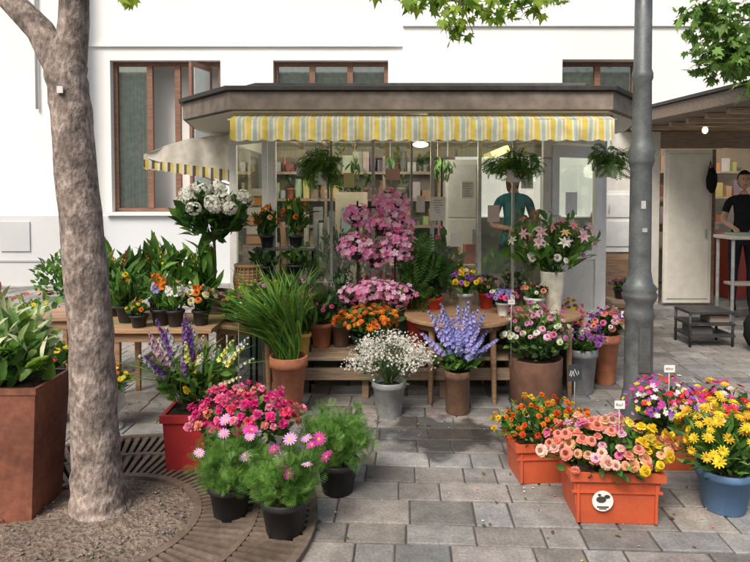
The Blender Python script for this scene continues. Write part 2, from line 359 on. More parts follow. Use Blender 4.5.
mb=MB(); mb.tube([(-5.7,wy-.4,3.0),(-5.7,wy-.4,9)],.025,'stucco',(.75,.75,.74),10); mb.box((-6.1,wy-.42,.85),(.5,.03,.5),'stucco',(.55,.57,.58)); o=mb.build('downpipe_and_meter_box'); o.parent=hp; o.location=(0,-11,0)
BR=(.22,.11,.07)
for wi,h in enumerate(holes):
    mb=MB(); a,b,c,d=h; y=wy+.14; n=3 if wi!=2 else 2
    fr=.07
    mb.b2((a+.003,y,c+.003),(a+fr,y+.07,d-.003),'wood',BR); mb.b2((b-fr,y,c+.003),(b-.003,y+.07,d-.003),'wood',BR)
    mb.b2((a+fr,y+.002,c+.003),(b-fr,y+.068,c+fr),'wood',BR); mb.b2((a+fr,y+.002,d-fr),(b-fr,y+.068,d-.003),'wood',BR)
    for k in range(1,n): xx=a+(b-a)*k/n+(.0 if wi else -.15*(k==2)); mb.b2((xx-.05,y-.01,c+fr),(xx+.05,y+.06,d-fr),'wood',BR)
    if wi: mb.b2((a+fr,y+.005,d-.75),(b-fr,y+.06,d-.68),'wood',BR)
    gx1=b-fr if wi else a+(b-a)*.36
    mb.add([(a+fr,y+.04,c+fr),(gx1,y+.04,c+fr),(gx1,y+.04,d-fr),(a+fr,y+.04,d-fr)],[(0,1,2,3)],'glass',(1,1,1))
    V=[];F=[];m=36; e=a+(b-a)*(.32 if wi==0 else 1)
    for k in range(m+1):
        x=a+(e-a)*k/m; yy=y+.1+.008*math.sin(k*1.7)
        V+=[(x,yy,c+.02),(x,yy,d)]
    for k in range(m): F.append((2*k,2*k+2,2*k+3,2*k+1))
    mb.add(V,F,'cloth',(.78,.86,.82) if wi<2 else (.75,.78,.74),True)
    mb.b2((a-.5,y+.5,c-.3),(b+.5,y+.6,d+.4),'stucco',(.88,.88,.86)); mb.b2((a-.5,y+.2,c-.4),(b+.5,y+.5,c-.3),'wood',(.2,.15,.1))
    if wi==0:
        mb.box((-3.0,y-.3,(c+d)/2),(.62,.05,d-c-.2),'wood',BR,1.25); mb.box((-2.98,y-.33,(c+d)/2),(.45,.04,d-c-.4),'plastic',(.55,.6,.58),1.25)
    o=mb.build('window_%d'%(wi+1)); o.parent=hp; o.location=(0,-11,0)
bp=empty('reflection_house',(0,-13,0)); mb=MB()  # unseen house behind the camera, added for the kiosk glass to reflect
hs=[(x,x+1.2,z,z+1.9) for x in np.arange(-14,15,2.6) for z in(1.2,4.4)]
wall(mb,-17,17,0,8,-13,hs,(.4,.35,.28),-.25); 
for a,b,c,d in hs: mb.add([(a,-13.2,c),(b,-13.2,c),(b,-13.2,d),(a,-13.2,d)],[(0,1,2,3)],'plastic',(.05,.06,.07)); mb.box(((a+b)/2,-13.15,(c+d)/2),(.07,.05,d-c-.02),'plastic',(.6,.6,.58))
mb.b2((-17,-19,0),(17,-13.27,7.9),'stucco',(.4,.35,.28)); mb.b2((-17.3,-19.2,8.0),(17.3,-12.6,8.25),'rough',(.2,.12,.09))
o=mb.build('facade'); o.parent=bp; o.location=(0,13,0)
# ---------------------------------------------------------------- TREES
def tree(name,base,trunk,limbs,clumps,leaf,size,pals,bcol,tag=False):
    e=empty(name,base); mb=MB()
    P,R=trunk; P2=[];R2=[]
    for i in range(len(P)-1):
        for k in range(5):
            t=k/5; P2.append(tuple(P[i][j]*(1-t)+P[i+1][j]*t+(U(-.004,.004) if i>1 else 0) for j in range(3))); R2.append((R[i]*(1-t)+R[i+1]*t)*U(.975,1.03))
    P2.append(P[-1]);R2.append(R[-1]); mb.tube(P2,R2,'bark',bcol,26)
    for P,R in limbs: mb.tube(P,R,'bark',bcol,12)
    o=mb.build('trunk_and_limbs'); o.parent=e; o.location=(-base[0],-base[1],-base[2])
    if tag:
        mb=MB(); mb.box((-1.475,2.945,2.08),(.028,.006,.032),'plastic',(.7,.7,.68)); o=mb.build('number_tag'); o.parent=e; o.location=(-base[0],-base[1],-base[2])
    mb=MB()
    for q in clumps:
        c,r,n=q[:3]; bush(mb,c,r,n,leaf,size*(q[3] if len(q)>3 else 1),pals,droop=.5,shell=.6,org=np.array(c)+np.array([0,0,.1]),jd=.8)
    o=mb.build('crown'); o.parent=e; o.location=(-base[0],-base[1],-base[2])
    return e
BK=(.3,.245,.215)
tp=[(-1.36,3.05,-.02),(-1.37,3.05,.05),(-1.375,3.05,.15),(-1.385,3.05,.4),(-1.40,3.06,.9),(-1.44,3.05,1.5),(-1.475,3.05,2.0),(-1.50,3.05,2.2),(-1.51,3.05,2.34)]
tr=[.165,.14,.122,.112,.105,.097,.093,.096,.06]
limbs=[([(-1.475,3.05,1.9),(-1.52,3.05,2.2),(-1.62,3.06,2.38),(-1.8,3.08,2.56),(-2.1,3.1,2.8),(-2.5,3.3,3.3)],[.06,.078,.068,.058,.05,.03]),
([(-1.475,3.05,1.9),(-1.48,3.05,2.2),(-1.45,3.04,2.42),(-1.42,3.0,2.75),(-1.2,2.9,3.5),(-.9,2.8,4.3)],[.06,.078,.07,.06,.05,.03]),
([(-1.43,3.0,2.7),(-1.25,3.1,2.85),(-.6,3.3,3.1),(.1,3.3,3.05),(.45,3.25,2.75)],[.05,.04,.03,.018,.006]),
([(-1.78,3.08,2.56),(-1.9,3.3,2.9),(-1.9,3.9,3.5)],[.045,.035,.02]),
([(.1,3.3,3.05),(.5,3.3,2.85),(.85,3.25,2.62)],[.012,.008,.004]),([(-.3,3.3,3.08),(0,3.2,2.8),(.15,3.2,2.62)],[.01,.006,.003]),
([(.45,3.25,2.75),(.42,3.2,2.6),(.5,3.2,2.4)],[.006,.004,.002]),([(.0,3.2,2.72),(.3,3.2,2.6),(.62,3.2,2.5),(.95,3.2,2.58)],[.006,.005,.004,.002])]
clumps=[((-1.6,3.0,4.2),(1.6,1.6,.8),700,1.2),((.0,3.3,3.35),(1.2,.8,.35),230),((.42,3.2,2.6),(.3,.2,.13),80,.7),((.78,3.22,2.57),(.26,.18,.07),60,.7),((.05,3.2,2.62),(.22,.15,.05),30,.7),((.42,3.2,2.43),(.12,.1,.1),30,.65),((.2,3.2,2.54),(.15,.1,.05),18,.7),((.62,3.2,2.48),(.2,.1,.05),20,.7),((-1.17,3.0,2.5),(.06,.1,.04),9,.65),((-1.02,3.0,2.62),(.1,.1,.05),9,.7)]
tree('plane_tree',(-1.36,3.05,0),(tp,tr),limbs,clumps,mapleT,.085,GM,BK,True)
clumps=[((4.3,6.0,3.3),(.95,.8,.7),480),((3.6,5.6,2.95),(.5,.45,.38),330),((3.1,5.5,2.8),(.38,.35,.26),330),((2.85,5.45,3.1),(.3,.3,.25),160),((3.55,5.5,3.4),(.5,.4,.3),220),((3.35,5.4,2.48),(.3,.3,.12),90),((3.95,5.6,2.7),(.5,.4,.2),130),((5.3,6.2,4.0),(1.3,1.2,1.2),400)]
tree('maple_tree',(5.6,6.0,0),([(5.6,6,0),(5.6,6,1),(5.5,6,2.2),(5.4,6,3.2),(5.3,6,4.5)],[.2,.15,.13,.1,.04]),[([(5.5,6,2.4),(4.9,5.95,2.8),(4.2,5.9,3.05),(3.5,5.7,3.15),(2.9,5.5,3.1)],[.07,.05,.03,.014,.005]),([(4.6,5.95,2.9),(4.1,5.8,2.8),(3.0,5.5,2.72)],[.025,.015,.005])],clumps,mapleT,.085,[[(.13,.27,.05)],[(.19,.35,.07)],[(.08,.17,.03)],[(.24,.4,.1)]],BK)
# ---------------------------------------------------------------- LAMP POST
mb=MB(); PC=(.15,.165,.17)
mb.lathe([(.15,0),(.15,.06),(.125,.09),(.11,.14),(.105,.25),(.097,.3),(.088,.34),(.086,.78),(.096,.8),(.086,.84),(.082,.88),(.104,.92),(.11,.945),(.098,.965),(.11,.985),(.082,1.02),(.074,1.06),(.068,1.1),(.065,1.75),(.074,1.78),(.082,1.8),(.075,1.83),(.082,1.86),(.066,1.9),(.06,1.95),(.056,2.3),(.064,2.32),(.064,2.35),(.054,2.38),(.046,4.2),(.02,4.25)],(1.70,4.0,0),'metal',PC,28)
mb.lathe([(.05,4.2),(.16,4.3),(.19,4.6),(.1,4.75),(.02,4.85)],(1.70,4.0,0),'plastic',(.6,.6,.55),20)
mb.box((1.70,3.912,.6),(.07,.01,.28),'metal',(.13,.14,.145)); mb.box((1.69,3.933,1.52),(.028,.005,.05),'plastic',(.5,.5,.47)); mb.box((1.7,3.932,1.36),(.03,.005,.025),'plastic',(.4,.4,.38))
mb.build('street_lamp',(1.70,4.0,0))
# ---------------------------------------------------------------- KIOSK
K=empty('flower_kiosk',(.4,6.4,0))
def kchild(mb,name,bevel=0):
    o=mb.build(name,bevel=bevel); o.parent=K; o.location=(-.4,-6.4,0); return o
RF=[(-1.0,4.3),(1.63,4.3),(2.07,4.9),(2.3,5.7),(2.3,7.9),(-1.62,7.9),(-1.62,5.6),(-1.5,4.9)]
def grow(P,k): 
    cx,cy=.4,6.2; return [(cx+(x-cx)*k,cy+(y-cy)*k) for x,y in P]
mb=MB()
mb.poly(RF,2.165,2.29,'rough',(.27,.225,.19)); mb.poly(grow(RF,1.014),2.293,2.325,'metal',(.07,.065,.06)); mb.poly(grow(RF,.985),2.15,2.163,'plastic',(.6,.56,.5))
mb.poly(grow(RF,.9),2.328,2.38,'rough',(.12,.12,.12))
for k in range(9): xx=-.9+k*.32; mb.b2((xx,4.5,2.125),(xx+.05,7.6,2.148),'wood',(.45,.37,.28))
kchild(mb,'roof',.004)
BD=[(-.87,5.3),(1.45,5.3),(2.05,5.65),(2.05,7.6),(-1.3,7.6),(-1.3,5.75)]
mb=MB(); mb.poly(BD,0,.12,'rough',(.25,.24,.22))
def seg(mb,p,q,z0,z1,t,mat,col):
    L=math.hypot(q[0]-p[0],q[1]-p[1]); a=math.atan2(q[1]-p[1],q[0]-p[0]); mb.box(((p[0]+q[0])/2,(p[1]+q[1])/2,(z0+z1)/2),(L,t,z1-z0),mat,col,a)
FW=(.8,.81,.79); GRN=(.035,.08,.055)
for i in range(6):
    p,q=BD[i],BD[(i+1)%6]
    if i==1: continue
    seg(mb,p,q,.122,.56,.05,'plastic',GRN if i in(0,5) else (.6,.6,.58)); seg(mb,p,q,.562,.60,.09,'plastic',FW if i!=0 else (.4,.3,.2)); seg(mb,p,q,2.03,2.148,.07,'plastic',(.6,.58,.52))
seg(mb,BD[1],BD[2],2.03,2.148,.07,'plastic',FW)
for p in BD: mb.box((p[0],p[1],1.08),(.065,.065,2.13),'plastic',FW)
mb.box((-.94,5.36,1.3),(.05,.05,1.5),'plastic',FW)
for xx,w,c in((-.38,.022,(.45,.46,.46)),(-.03,.03,(.6,.62,.62)),(.3,.018,(.4,.4,.4)),(.47,.03,(.6,.6,.6)),(.87,.03,(.55,.56,.56)),(1.16,.02,(.5,.5,.5))):
    mb.b2((xx,5.28,.603),(xx+w,5.32,2.028),'metal',c)
p=np.array(BD[1]);q=np.array(BD[2]); d=(q-p)
def dp(t,o=0): n=nrm([d[1],-d[0],0]); return (p[0]+d[0]*t+n[0]*o,p[1]+d[1]*t+n[1]*o)
for a,b in((.06,.18),(.84,.95)): seg(mb,dp(a,.01),dp(b,.01),.13,2.0,.045,'plastic',FW)
for a,b in((.13,.5),(1.0,1.08),(1.9,2.0)): seg(mb,dp(.18,.01),dp(.84,.01),a,b,.04,'plastic',FW)
seg(mb,dp(.2,.01),dp(.82,.01),.5,1.0,.02,'plastic',(.72,.72,.66))
mb.box((*dp(.14,.05),1.04),(.02,.03,.12),'metal',(.5,.5,.5))
kchild(mb,'frame_and_base',.003)
mb=MB()
for i in range(6):
    p_,q_=BD[i],BD[(i+1)%6]; mb.add([(p_[0],p_[1],.6),(q_[0],q_[1],.6),(q_[0],q_[1],2.04),(p_[0],p_[1],2.04)],[(0,1,2,3)],'glass',(1,1,1))
kchild(mb,'glass_panes')
mb=MB()
mb.b2((-1.22,7.42,.13),(.95,7.46,2.1),'plastic',(.55,.5,.42)); mb.b2((.96,7.42,.13),(2.0,7.46,1.3),'plastic',(.6,.58,.5))
for z in(.55,.9,1.2,1.5,1.8):
    mb.b2((-1.2,7.0,z),(.72,7.4,z+.03),'wood',(.42,.34,.26))
for xx in(-1.2,-.55,.1,.72): mb.b2((xx-.015,6.98,.13),(xx+.015,7.41,2.0),'wood',(.4,.32,.25))
mb.b2((.76,6.75,.13),(1.12,7.3,1.95),'plastic',(.82,.83,.82)); mb.b2((.79,6.735,.25),(1.09,6.748,1.3),'plastic',(.78,.79,.78)); mb.b2((.79,6.735,1.33),(1.09,6.748,1.9),'plastic',(.7,.73,.74)); mb.b2((1.05,6.71,.9),(1.07,6.733,1.2),'metal',(.4,.4,.4))
cl=[(.6,.35,.2),(.8,.77,.7),(.45,.15,.12),(.2,.32,.2),(.75,.62,.3),(.4,.43,.5),(.6,.5,.4),(.7,.7,.66),(.8,.8,.75),(.3,.28,.26),(.55,.6,.62)]
for z in(.58,.93,1.23,1.53,1.83):
    xx=-1.14
    while xx<.62:
        w=U(.05,.14);h=U(.07,.24) 
        k_=random.random()
        if k_<.4: mb.box((xx+w/2,7.15+U(-.06,.06),z+h/2+.002),(w*.9,.14,h),'plastic',[c*U(.6,1) for c in random.choice(cl)],U(-.15,.15))
        elif k_<.65: mb.lathe([(w*.3,0),(w*.42,h*.5),(w*.3,h*.9),(w*.38,h)],(xx+w/2,7.12,z+.002),'plastic',[c*U(.6,1) for c in random.choice(cl)],14)
        else: pot(mb,w*.4,w*.3,h*.5,'rough',[c*U(.7,1) for c in random.choice([TER,(.5,.5,.48),(.1,.1,.1)])],z=z+.002,x=xx+w/2,y=7.1,seg=12); bush(mb,(xx+w/2,7.05,z+h),(w*.6,.08,h*.5),22,leafO,.06,G1)
        xx+=w*U(.8,1.2)
mb.b2((.2,6.2,.13),(1.0,6.5,.85),'wood',(.5,.42,.32)); mb.b2((.15,6.15,.852),(1.05,6.55,.88),'wood',(.6,.5,.38))
for k in range(6): mb.box((.25+k*.14,6.3,.88+.1),(.1,.1,U(.1,.22)),'plastic',random.choice(cl),U(-.3,.3))
for k in range(6): mb.box((-1.1,6.0+.02*k,1.15+.09*k),(.26,.26,.07),'plastic',[(.85,.35,.08),(.85,.8,.7)][k%2],.15)
mb.b2((-1.24,5.85,.13),(-.95,6.2,1.1),'wood',(.5,.4,.28))
for k in range(7):
    a=U(-.3,.3); mb.tube([(-.86+.07*k,5.95,.75),(-.86+.07*k+a*.1,5.98,U(1.25,1.5))],.025,'plastic',random.choice(cl),10)
mb.b2((-.9,5.85,.13),(-.4,6.1,.75),'plastic',(.6,.57,.5)); mb.b2((-.42,6.6,.13),(-.08,6.9,1.6),'plastic',(.62,.56,.46)); mb.box((-.25,6.59,1.3),(.2,.01,.28),'plastic',(.35,.5,.55)); mb.box((-.25,6.59,.98),(.2,.01,.22),'plastic',(.7,.5,.4))
# bunches hanging to dry, ribbons
for xx in(-.7,-.2,.15,.62,.72): 
    mb.tube([(xx,6.2,2.12),(xx,6.2,1.95)],.003,'metal',(.3,.3,.3),4); bush(mb,(xx,6.2,1.83),(.07,.07,.12),40,leafL,.08,random.choice([G1,GF,[[(.5,.35,.2)],[(.45,.3,.3)]]]),org=(xx,6.2,2.0))
for xx,z,w,h,c in((.53,1.46,.13,.2,(.9,.9,.86)),(.385,1.5,.07,.14,(.87,.85,.77)),(1.0,1.42,.1,.14,(.75,.62,.55)),(-.22,1.7,.09,.12,(.85,.8,.4)),(-.6,1.78,.12,.08,(.8,.8,.78)),(.68,1.2,.09,.12,(.85,.85,.8)),(.78,1.62,.1,.14,(.86,.86,.82)),(.15,1.75,.12,.09,(.8,.5,.45)),(-.48,1.42,.08,.11,(.85,.85,.8)),(1.28,1.7,.1,.14,(.86,.85,.8))): mb.box((xx,5.266,z),(w,.003,h),'plastic',c)
for cx_,z0_ in((.53,1.53),(.78,1.67),(1.28,1.75)):
    for k in range(6): mb.box((cx_+U(-.01,.01),5.263,z0_-k*.02),(U(.04,.08),.002,.004),'plastic',(.2,.2,.2))
mb.box((1.7,5.41,1.5),(.14,.003,.2),'plastic',(.85,.85,.83),.53)
mb.box((1.02,5.1,1.93),(.13,.07,.05),'lamp',(1,.75,.2),.2,1,-.4); mb.ell((.45,6.2,2.07),(.08,.08,.03),'lamp',(1,.82,.55),14,8)  # yellow lamp, then an added glowing disc above the fill light
kchild(mb,'interior_fittings')
for nm,lc,en in(('interior_fill',(.45,6.0,1.95),20),('interior_fill',(-.6,6.4,1.95),12)):  # added fill lights that brighten the kiosk interior, not real lamps
    PL_=bpy.data.lights.new(nm,'POINT'); PL_.energy=en; PL_.color=(1,.88,.7); PL_.shadow_soft_size=.12; po=bpy.data.objects.new(nm+'_light',PL_); sc.collection.objects.link(po); po.parent=K; po.location=(lc[0]-.4,lc[1]-6.4,lc[2])
mb=MB(); x0,x1=-.98,1.62
cs=[(.86,.68,.14),(.86,.85,.78),(.55,.66,.56)]
def strcol(k):
    m=k%9; return cs[0] if m<3 else cs[1] if m<4 else cs[2] if m<6 else cs[1] if m<7 else cs[0] if m<8 else cs[1]
n=9*24; V=[];F=[];CC=[]
for k in range(n+1):
    x=x0+(x1-x0)*k/n; sca=.012*abs(math.sin(math.pi*(k/9.)))
    wv=.008*math.sin(k*.35)+.004*math.sin(k*.9)+.004*math.sin(k*.13)
    V+=[(x,4.4,2.14),(x,4.26,2.1+wv*.2),(x,4.245,2.085),(x,4.243+wv,2.01),(x,4.243+wv*1.8,1.957-sca)]
for k in range(n):
    for j in range(4): F.append((5*k+j,5*k+5+j,5*k+6+j,5*k+1+j)); CC.append(strcol(k))
mb.add(V,F,'cloth',np.array(CC),True)
mb.tube([(x0-.02,4.262,2.09),(x1+.02,4.262,2.09)],.009,'metal',(.6,.6,.58),10)
for xx in(-.9,.35,1.5): mb.tube([(xx,4.3,2.09),(xx+.15,4.7,2.08),(xx,5.2,2.1)],.012,'metal',(.5,.5,.5),8)
kchild(mb,'striped_awning')
mb=MB(); V=[];F=[];CC=[]; n=9*9; BG=(.66,.63,.56)
for k in range(n+1):
    y=5.75+1.6*k/n; wv=.008*math.sin(k*.5)
    V+=[(-1.3,y,2.13),(-1.75,y,2.1-.02),(-2.12,y,1.95),(-2.125+wv,y,1.88),(-2.13+wv,y,1.82-.012*abs(math.sin(math.pi*k/9)))]
for k in range(n):
    for j in range(4): F.append((5*k+j,5*k+1+j,5*k+6+j,5*k+5+j)); CC.append(BG if j<2 else strcol(k))
mb.add(V,F,'cloth',np.array(CC),True)
V=[];F=[];CC=[]
for k in range(64):
    t=k/63; x=-1.3-.82*t; f_=.02*math.sin(t*9)+.012*math.sin(t*23); V+=[(x,5.748+f_,2.128-.18*t*t),(x,5.74+f_,1.80+.1*t),(x,5.735+f_,1.70+.13*t-.012*abs(math.sin(k*.5)))]
for k in range(63): F+=[(3*k,3*k+1,3*k+4,3*k+3),(3*k+1,3*k+2,3*k+5,3*k+4)]; CC+=[BG,[(.7,.55,.14),(.12,.11,.1),(.7,.66,.55)][(k//2)%3]]
mb.add(V,F,'cloth',np.array(CC),True)
mb.tube([(-1.3,5.76,1.65),(-2.1,5.76,1.92)],.008,'metal',(.5,.5,.5),8)
kchild(mb,'side_awning')
mb=MB(); WD=(.46,.34,.23)
for k in range(3): mb.b2((-.85,4.78+k*.14,.30),(1.15,4.9+k*.14,.33),'wood',WD)
for xx in(-.8,-.1,.5,1.08):
    mb.b2((xx,4.8,0),(xx+.05,4.85,.298),'wood',(.3,.21,.14)); mb.b2((xx,5.12,0),(xx+.05,5.17,.298),'wood',(.3,.21,.14)); mb.b2((xx+.005,4.85,.1),(xx+.045,5.12,.14),'wood',(.3,.21,.14))
mb.b2((-.82,4.74,.16),(1.12,4.775,.25),'wood',(.25,.18,.12))
mb.build('display_bench',(.15,4.98,0),bevel=.003)
mb=MB()
for z,yy in((.62,5.02),(.88,5.12),(1.14,5.2)):
    mb.b2((-1.0,yy-.1,z-.02),(-.5,yy+.05,z),'metal',(.1,.1,.1))
for xx in(-.99,-.52): mb.tube([(xx,4.95,0),(xx,4.95,.6)],.01,'metal',BLK); mb.tube([(xx,5.18,0),(xx,5.2,1.14)],.01,'metal',BLK); mb.tube([(xx,4.93,.61),(xx,5.24,1.13)],.01,'metal',BLK)
mb.build('plant_stand',(-.75,5.1,0))
def table(loc,w,d,h,round_=False):
    mb=MB(); W2=(.4,.24,.135)
    if round_:
        mb.lathe([(w*.96,h-.035),(w,h-.03),(w,h-.004),(w-.006,h)],(0,0,0),'wood',W2,40)
        mb.lathe([(w*.8,h-.09),(w*.8,h-.036)],(0,0,0),'wood',(.33,.2,.11),32,True,False)
        for a in(.8,2.36,3.93,5.5): mb.tube([(w*.75*math.cos(a),w*.75*math.sin(a),h-.04),(w*.8*math.cos(a),w*.8*math.sin(a),0)],[.028,.018],'wood',(.33,.2,.11),10)
    else:
        npl=5
        for k in range(npl): mb.b2((-w/2,-d/2+d*k/npl+.003,h-.03),(w/2,-d/2+d*(k+1)/npl-.003,h),'wood',[c*U(.85,1.15) for c in W2])
        mb.b2((-w/2+.04,-d/2+.04,h-.1),(w/2-.04,-d/2+.06,h-.032),'wood',(.35,.21,.12)); mb.b2((-w/2+.04,d/2-.06,h-.1),(w/2-.04,d/2-.04,h-.032),'wood',(.35,.21,.12))
        for sx in(-1,1):
            for sy in(-1,1): mb.box((sx*(w/2-.06),sy*(d/2-.05),(h-.033)/2),(.045,.045,h-.034),'wood',(.35,.21,.12),0,.8)
            mb.b2((sx*(w/2-.06)-.012,-d/2+.07,.2),(sx*(w/2-.06)+.012,d/2-.07,.24),'wood',(.33,.2,.11))
    return mb.build('round_wooden_table' if round_ else 'wooden_table',loc,rel=True,bevel=.003)
table((-1.62,4.65,0),.95,.62,.64); table((-1.0,4.9,0),.34,0,.62,True); table((.66,4.92,0),.43,0,.64,True); table((1.35,5.0,0),.3,0,.64,True); table((-2.3,5.2,0),.9,.5,.6)
# ---------------------------------------------------------------- PLANTS
ST=(.08,.17,.04)
mb=MB()
def sqpot(mb,w,d,h,col,mat='plastic',tp=.86,x=0,y=0,z=0):
    mb.box((x,y,z+h/2),(w,d,h),mat,col,0,tp)
    for a,b in(((-w/2-.012,-d/2-.012),(w/2+.012,-d/2+.012)),((-w/2-.012,d/2-.012),(w/2+.012,d/2+.012))): mb.b2((x+a[0],y+a[1],z+h-.03),(x+b[0],y+b[1],z+h+.012),mat,col)
    for sx in(-1,1): mb.b2((x+sx*w/2-.0115,y-d/2+.012,z+h-.03),(x+sx*w/2+.0115,y+d/2-.012,z+h+.012),mat,col)
    mb.b2((x-w/2+.012,y-d/2+.012,z+h+.0005),(x+w/2-.012,y+d/2-.012,z+h+.003),'soil',(.05,.035,.025))
sqpot(mb,.24,.24,.33,(.42,.028,.032))
bush(mb,(.03,0,.5),(.24,.2,.13),220,leafO,.06,GF); bush(mb,(.05,0,.56),(.26,.2,.16),130,leafL,.1,GF+G1,org=(0,0,.25))
for i in range(22): spike(mb,(U(-.05,.05),U(-.05,.05),.35),(U(-.26,.07),U(-.15,.15),U(.66,.9)),floret,.018,[PUR,pal((.22,.08,.42)),pal((.35,.15,.55)),WHT,WHT,LPK],38,.5)
for i in range(28): spike(mb,(U(-.05,.05),U(-.05,.05),.35),(U(-.02,.38),U(-.18,.15),U(.5,.78)),floret,.014,[YEL,YEL,CRM,pal((.8,.85,.2)),WHT],24,.35)
for i in range(60):
    a=U(0,6.28); d=np.array([math.cos(a)*.8,math.sin(a)*.6,U(.5,1.4)]); mb.inst(blade,frame(d,(0,0,1)+rv(.3)),U(.25,.5),np.array([U(-.05,.05),U(-.05,.05),.4]),random.choice(GF),U(.7,1.3))
mb.build('mixed_perennial_planter',(-1.08,3.6,0),rel=True)
mb=MB(); pot(mb,.13,.09,.43,'rough',TER)
for i in range(330):
    a=U(0,6.28); d=np.array([math.cos(a)*.5-.4,math.sin(a)*.45,U(.8,1.7)]); mb.inst(blade,frame(d,(0,0,1)+rv(.3)),U(.35,.72),np.array([U(-.07,.07),U(-.07,.07),.41]),random.choice(GF+GM[1:3]),U(.75,1.4))
for i in range(8): spike(mb,(0,0,.42),(U(-.35,.0),U(-.1,.1),U(.75,.95)),tiny,.012,[pal((.8,.35,.3)),GF[3]*2],14,.25)
mb.build('potted_grass',(-.62,4.45,0),rel=True)
mb=MB(); pot(mb,.12,.09,.25,'metal',GAL,rim=.006)
for i in range(90):
    u=nrm(rv()); u[2]=abs(u[2]); p=np.array([0,0,.38])+u*np.array([.28,.25,.22])*U(.5,1.05); mb.tube([(0,0,.22),p*.5+np.array([0,0,.14]),p],.0018,'leaf',(.12,.2,.07),3,False)
bush(mb,(0,0,.35),(.24,.2,.14),200,leafL,.05,GB)
for i in range(90):
    u=nrm(rv()); u[2]=abs(u[2])*1.0-.25; q=np.array([0,0,.42])+u*np.array([.27,.24,.2])*U(.7,1.12)
    for k in range(26): mb.inst(tiny,zframe(rv()),U(.005,.011),q+rv(.028),WHT,U(.9,1.1))
mb.build('babys_breath_bucket',(.1,4.45,0),rel=True)
mb=MB(); pot(mb,.09,.085,.31,'metal',(.24,.14,.09),rim=.006)
bush(mb,(0,0,.4),(.17,.15,.1),130,leafO,.08,G1)
for i in range(36):
    a=U(0,6.28); r=U(.03,.34); spike(mb,(0,0,.28),(r*math.cos(a),r*.7*math.sin(a),U(.62,.88)-r*.3),floret,.02,[LAV,LAV,pal((.3,.34,.8)),pal((.52,.46,.87))],44,.6)
mb.build('delphinium_bucket',(.6,4.5,0),rel=True)
mb=MB(); pot(mb,.2,.195,.34,'rough',(.17,.085,.055),rim=.004,band=False)
bush(mb,(0,0,.48),(.25,.22,.16),420,leafO,.06,GF+GB); bush(mb,(0,0,.58),(.24,.2,.16),140,leafL,.09,GF,org=(0,0,.3)); blooms(mb,(0,0,.53),(.27,.23,.2),95,rose,.025,[LPK,LPK,PINK,WHT,pal((.7,.8,.5)),pal((.75,.85,.55)),pal((.8,.3,.6))],.7,-.1,ST,(0,0,.3),jit=.14)
mb.build('lisianthus_pot',(1.23,4.75,0),rel=True)
mb=MB(); pot(mb,.115,.08,.42,'rough',TER); bush(mb,(0,0,.48),(.16,.15,.08),140,leafO,.07,G1); blooms(mb,(-.02,0,.51),(.2,.17,.11),60,rose,.028,[LPK,PCH,PINK,WHT,PUR,COR],.75,-.2,jit=.12)
mb.build('mixed_bouquet_pot',(1.93,5.2,0),rel=True)
mb=MB(); pot(mb,.12,.09,.36,'metal',(.3,.32,.34)); bush(mb,(0,0,.4),(.15,.14,.07),110,leafO,.07,G1); blooms(mb,(0,0,.43),(.16,.15,.09),50,pom,.028,[PUR,pal((.5,.15,.55)),WHT,LPK],.75,-.2,jit=.12)
mb.build('aster_bucket',(1.65,4.95,0),rel=True)
mb=MB(); pot(mb,.09,.07,.3,'plastic',(.15,.16,.17)); bush(mb,(0,0,.5),(.13,.12,.15),110,leafO,.07,G1); blooms(mb,(0,0,.55),(.14,.12,.14),40,rose,.028,[PINK,COR,YEL,LPK],.75,-.2,jit=.12)
mb.build('rose_bucket',(1.62,5.25,0),rel=True)
def feathery(loc,r,h,R,H,n=420,extra=None,pals=GF,name='cosmos_plant'):
    mb=MB(); pot(mb,r,r*.75,h,'plastic',BLK)
    for i in range(22):
        u=nrm(rv()); u[2]=abs(u[2]); p=np.array([u[0]*R*1.0,u[1]*R*1.0,h+H*U(.8,1.8)]); mb.tube([(0,0,h-.03),(u[0]*R*.5,u[1]*R*.5,h+H*.6),p],.0028,'leaf',ST,4,False); bush(mb,p,(.03,.03,.05),12,feather,.055,pals,jd=.8)
    bush(mb,(0,0,h+H*.7),(R,R,H*.95),n,feather,.07,pals,org=(0,0,h-.05),jd=.6)
    if extra: extra(mb)
    return mb.build(name,loc,rel=True)
feathery((-.2,3.3,0),.11,.17,.18,.14,620)
def ex(mb): 
    for i in range(10):
        p=np.array([U(-.14,.2),U(-.15,.08),U(.34,.5)]); mb.tube([(0,0,.2),p*.6,p],.002,'leaf',ST,3,False); mb.inst(daisy,zframe(rv(.35)+np.array([0,-.5,.8])),U(.024,.036),p,[random.choice([(.8,.4,.75),(.8,.08,.45),(.88,.55,.82)]),(.8,.6,.05)])
feathery((-.71,3.02,0),.105,.18,.16,.12,560,ex)
feathery((-.42,2.86,0),.11,.19,.16,.11,560,ex)
mb=MB(); pot(mb,.13,.1,.18,'plastic',BLK)
bush(mb,(0,0,.34),(.26,.2,.15),320,leafO,.065,G1+GF); blooms(mb,(0,0,.37),(.28,.22,.16),125,pom,.033,[HOT,HOT,pal((.85,.08,.2)),pal((.9,.15,.35)),COR,pal((.9,.3,.45))],.58,-.1,jit=.13)
mb.build('pink_geranium',(-.7,3.36,0),rel=True)
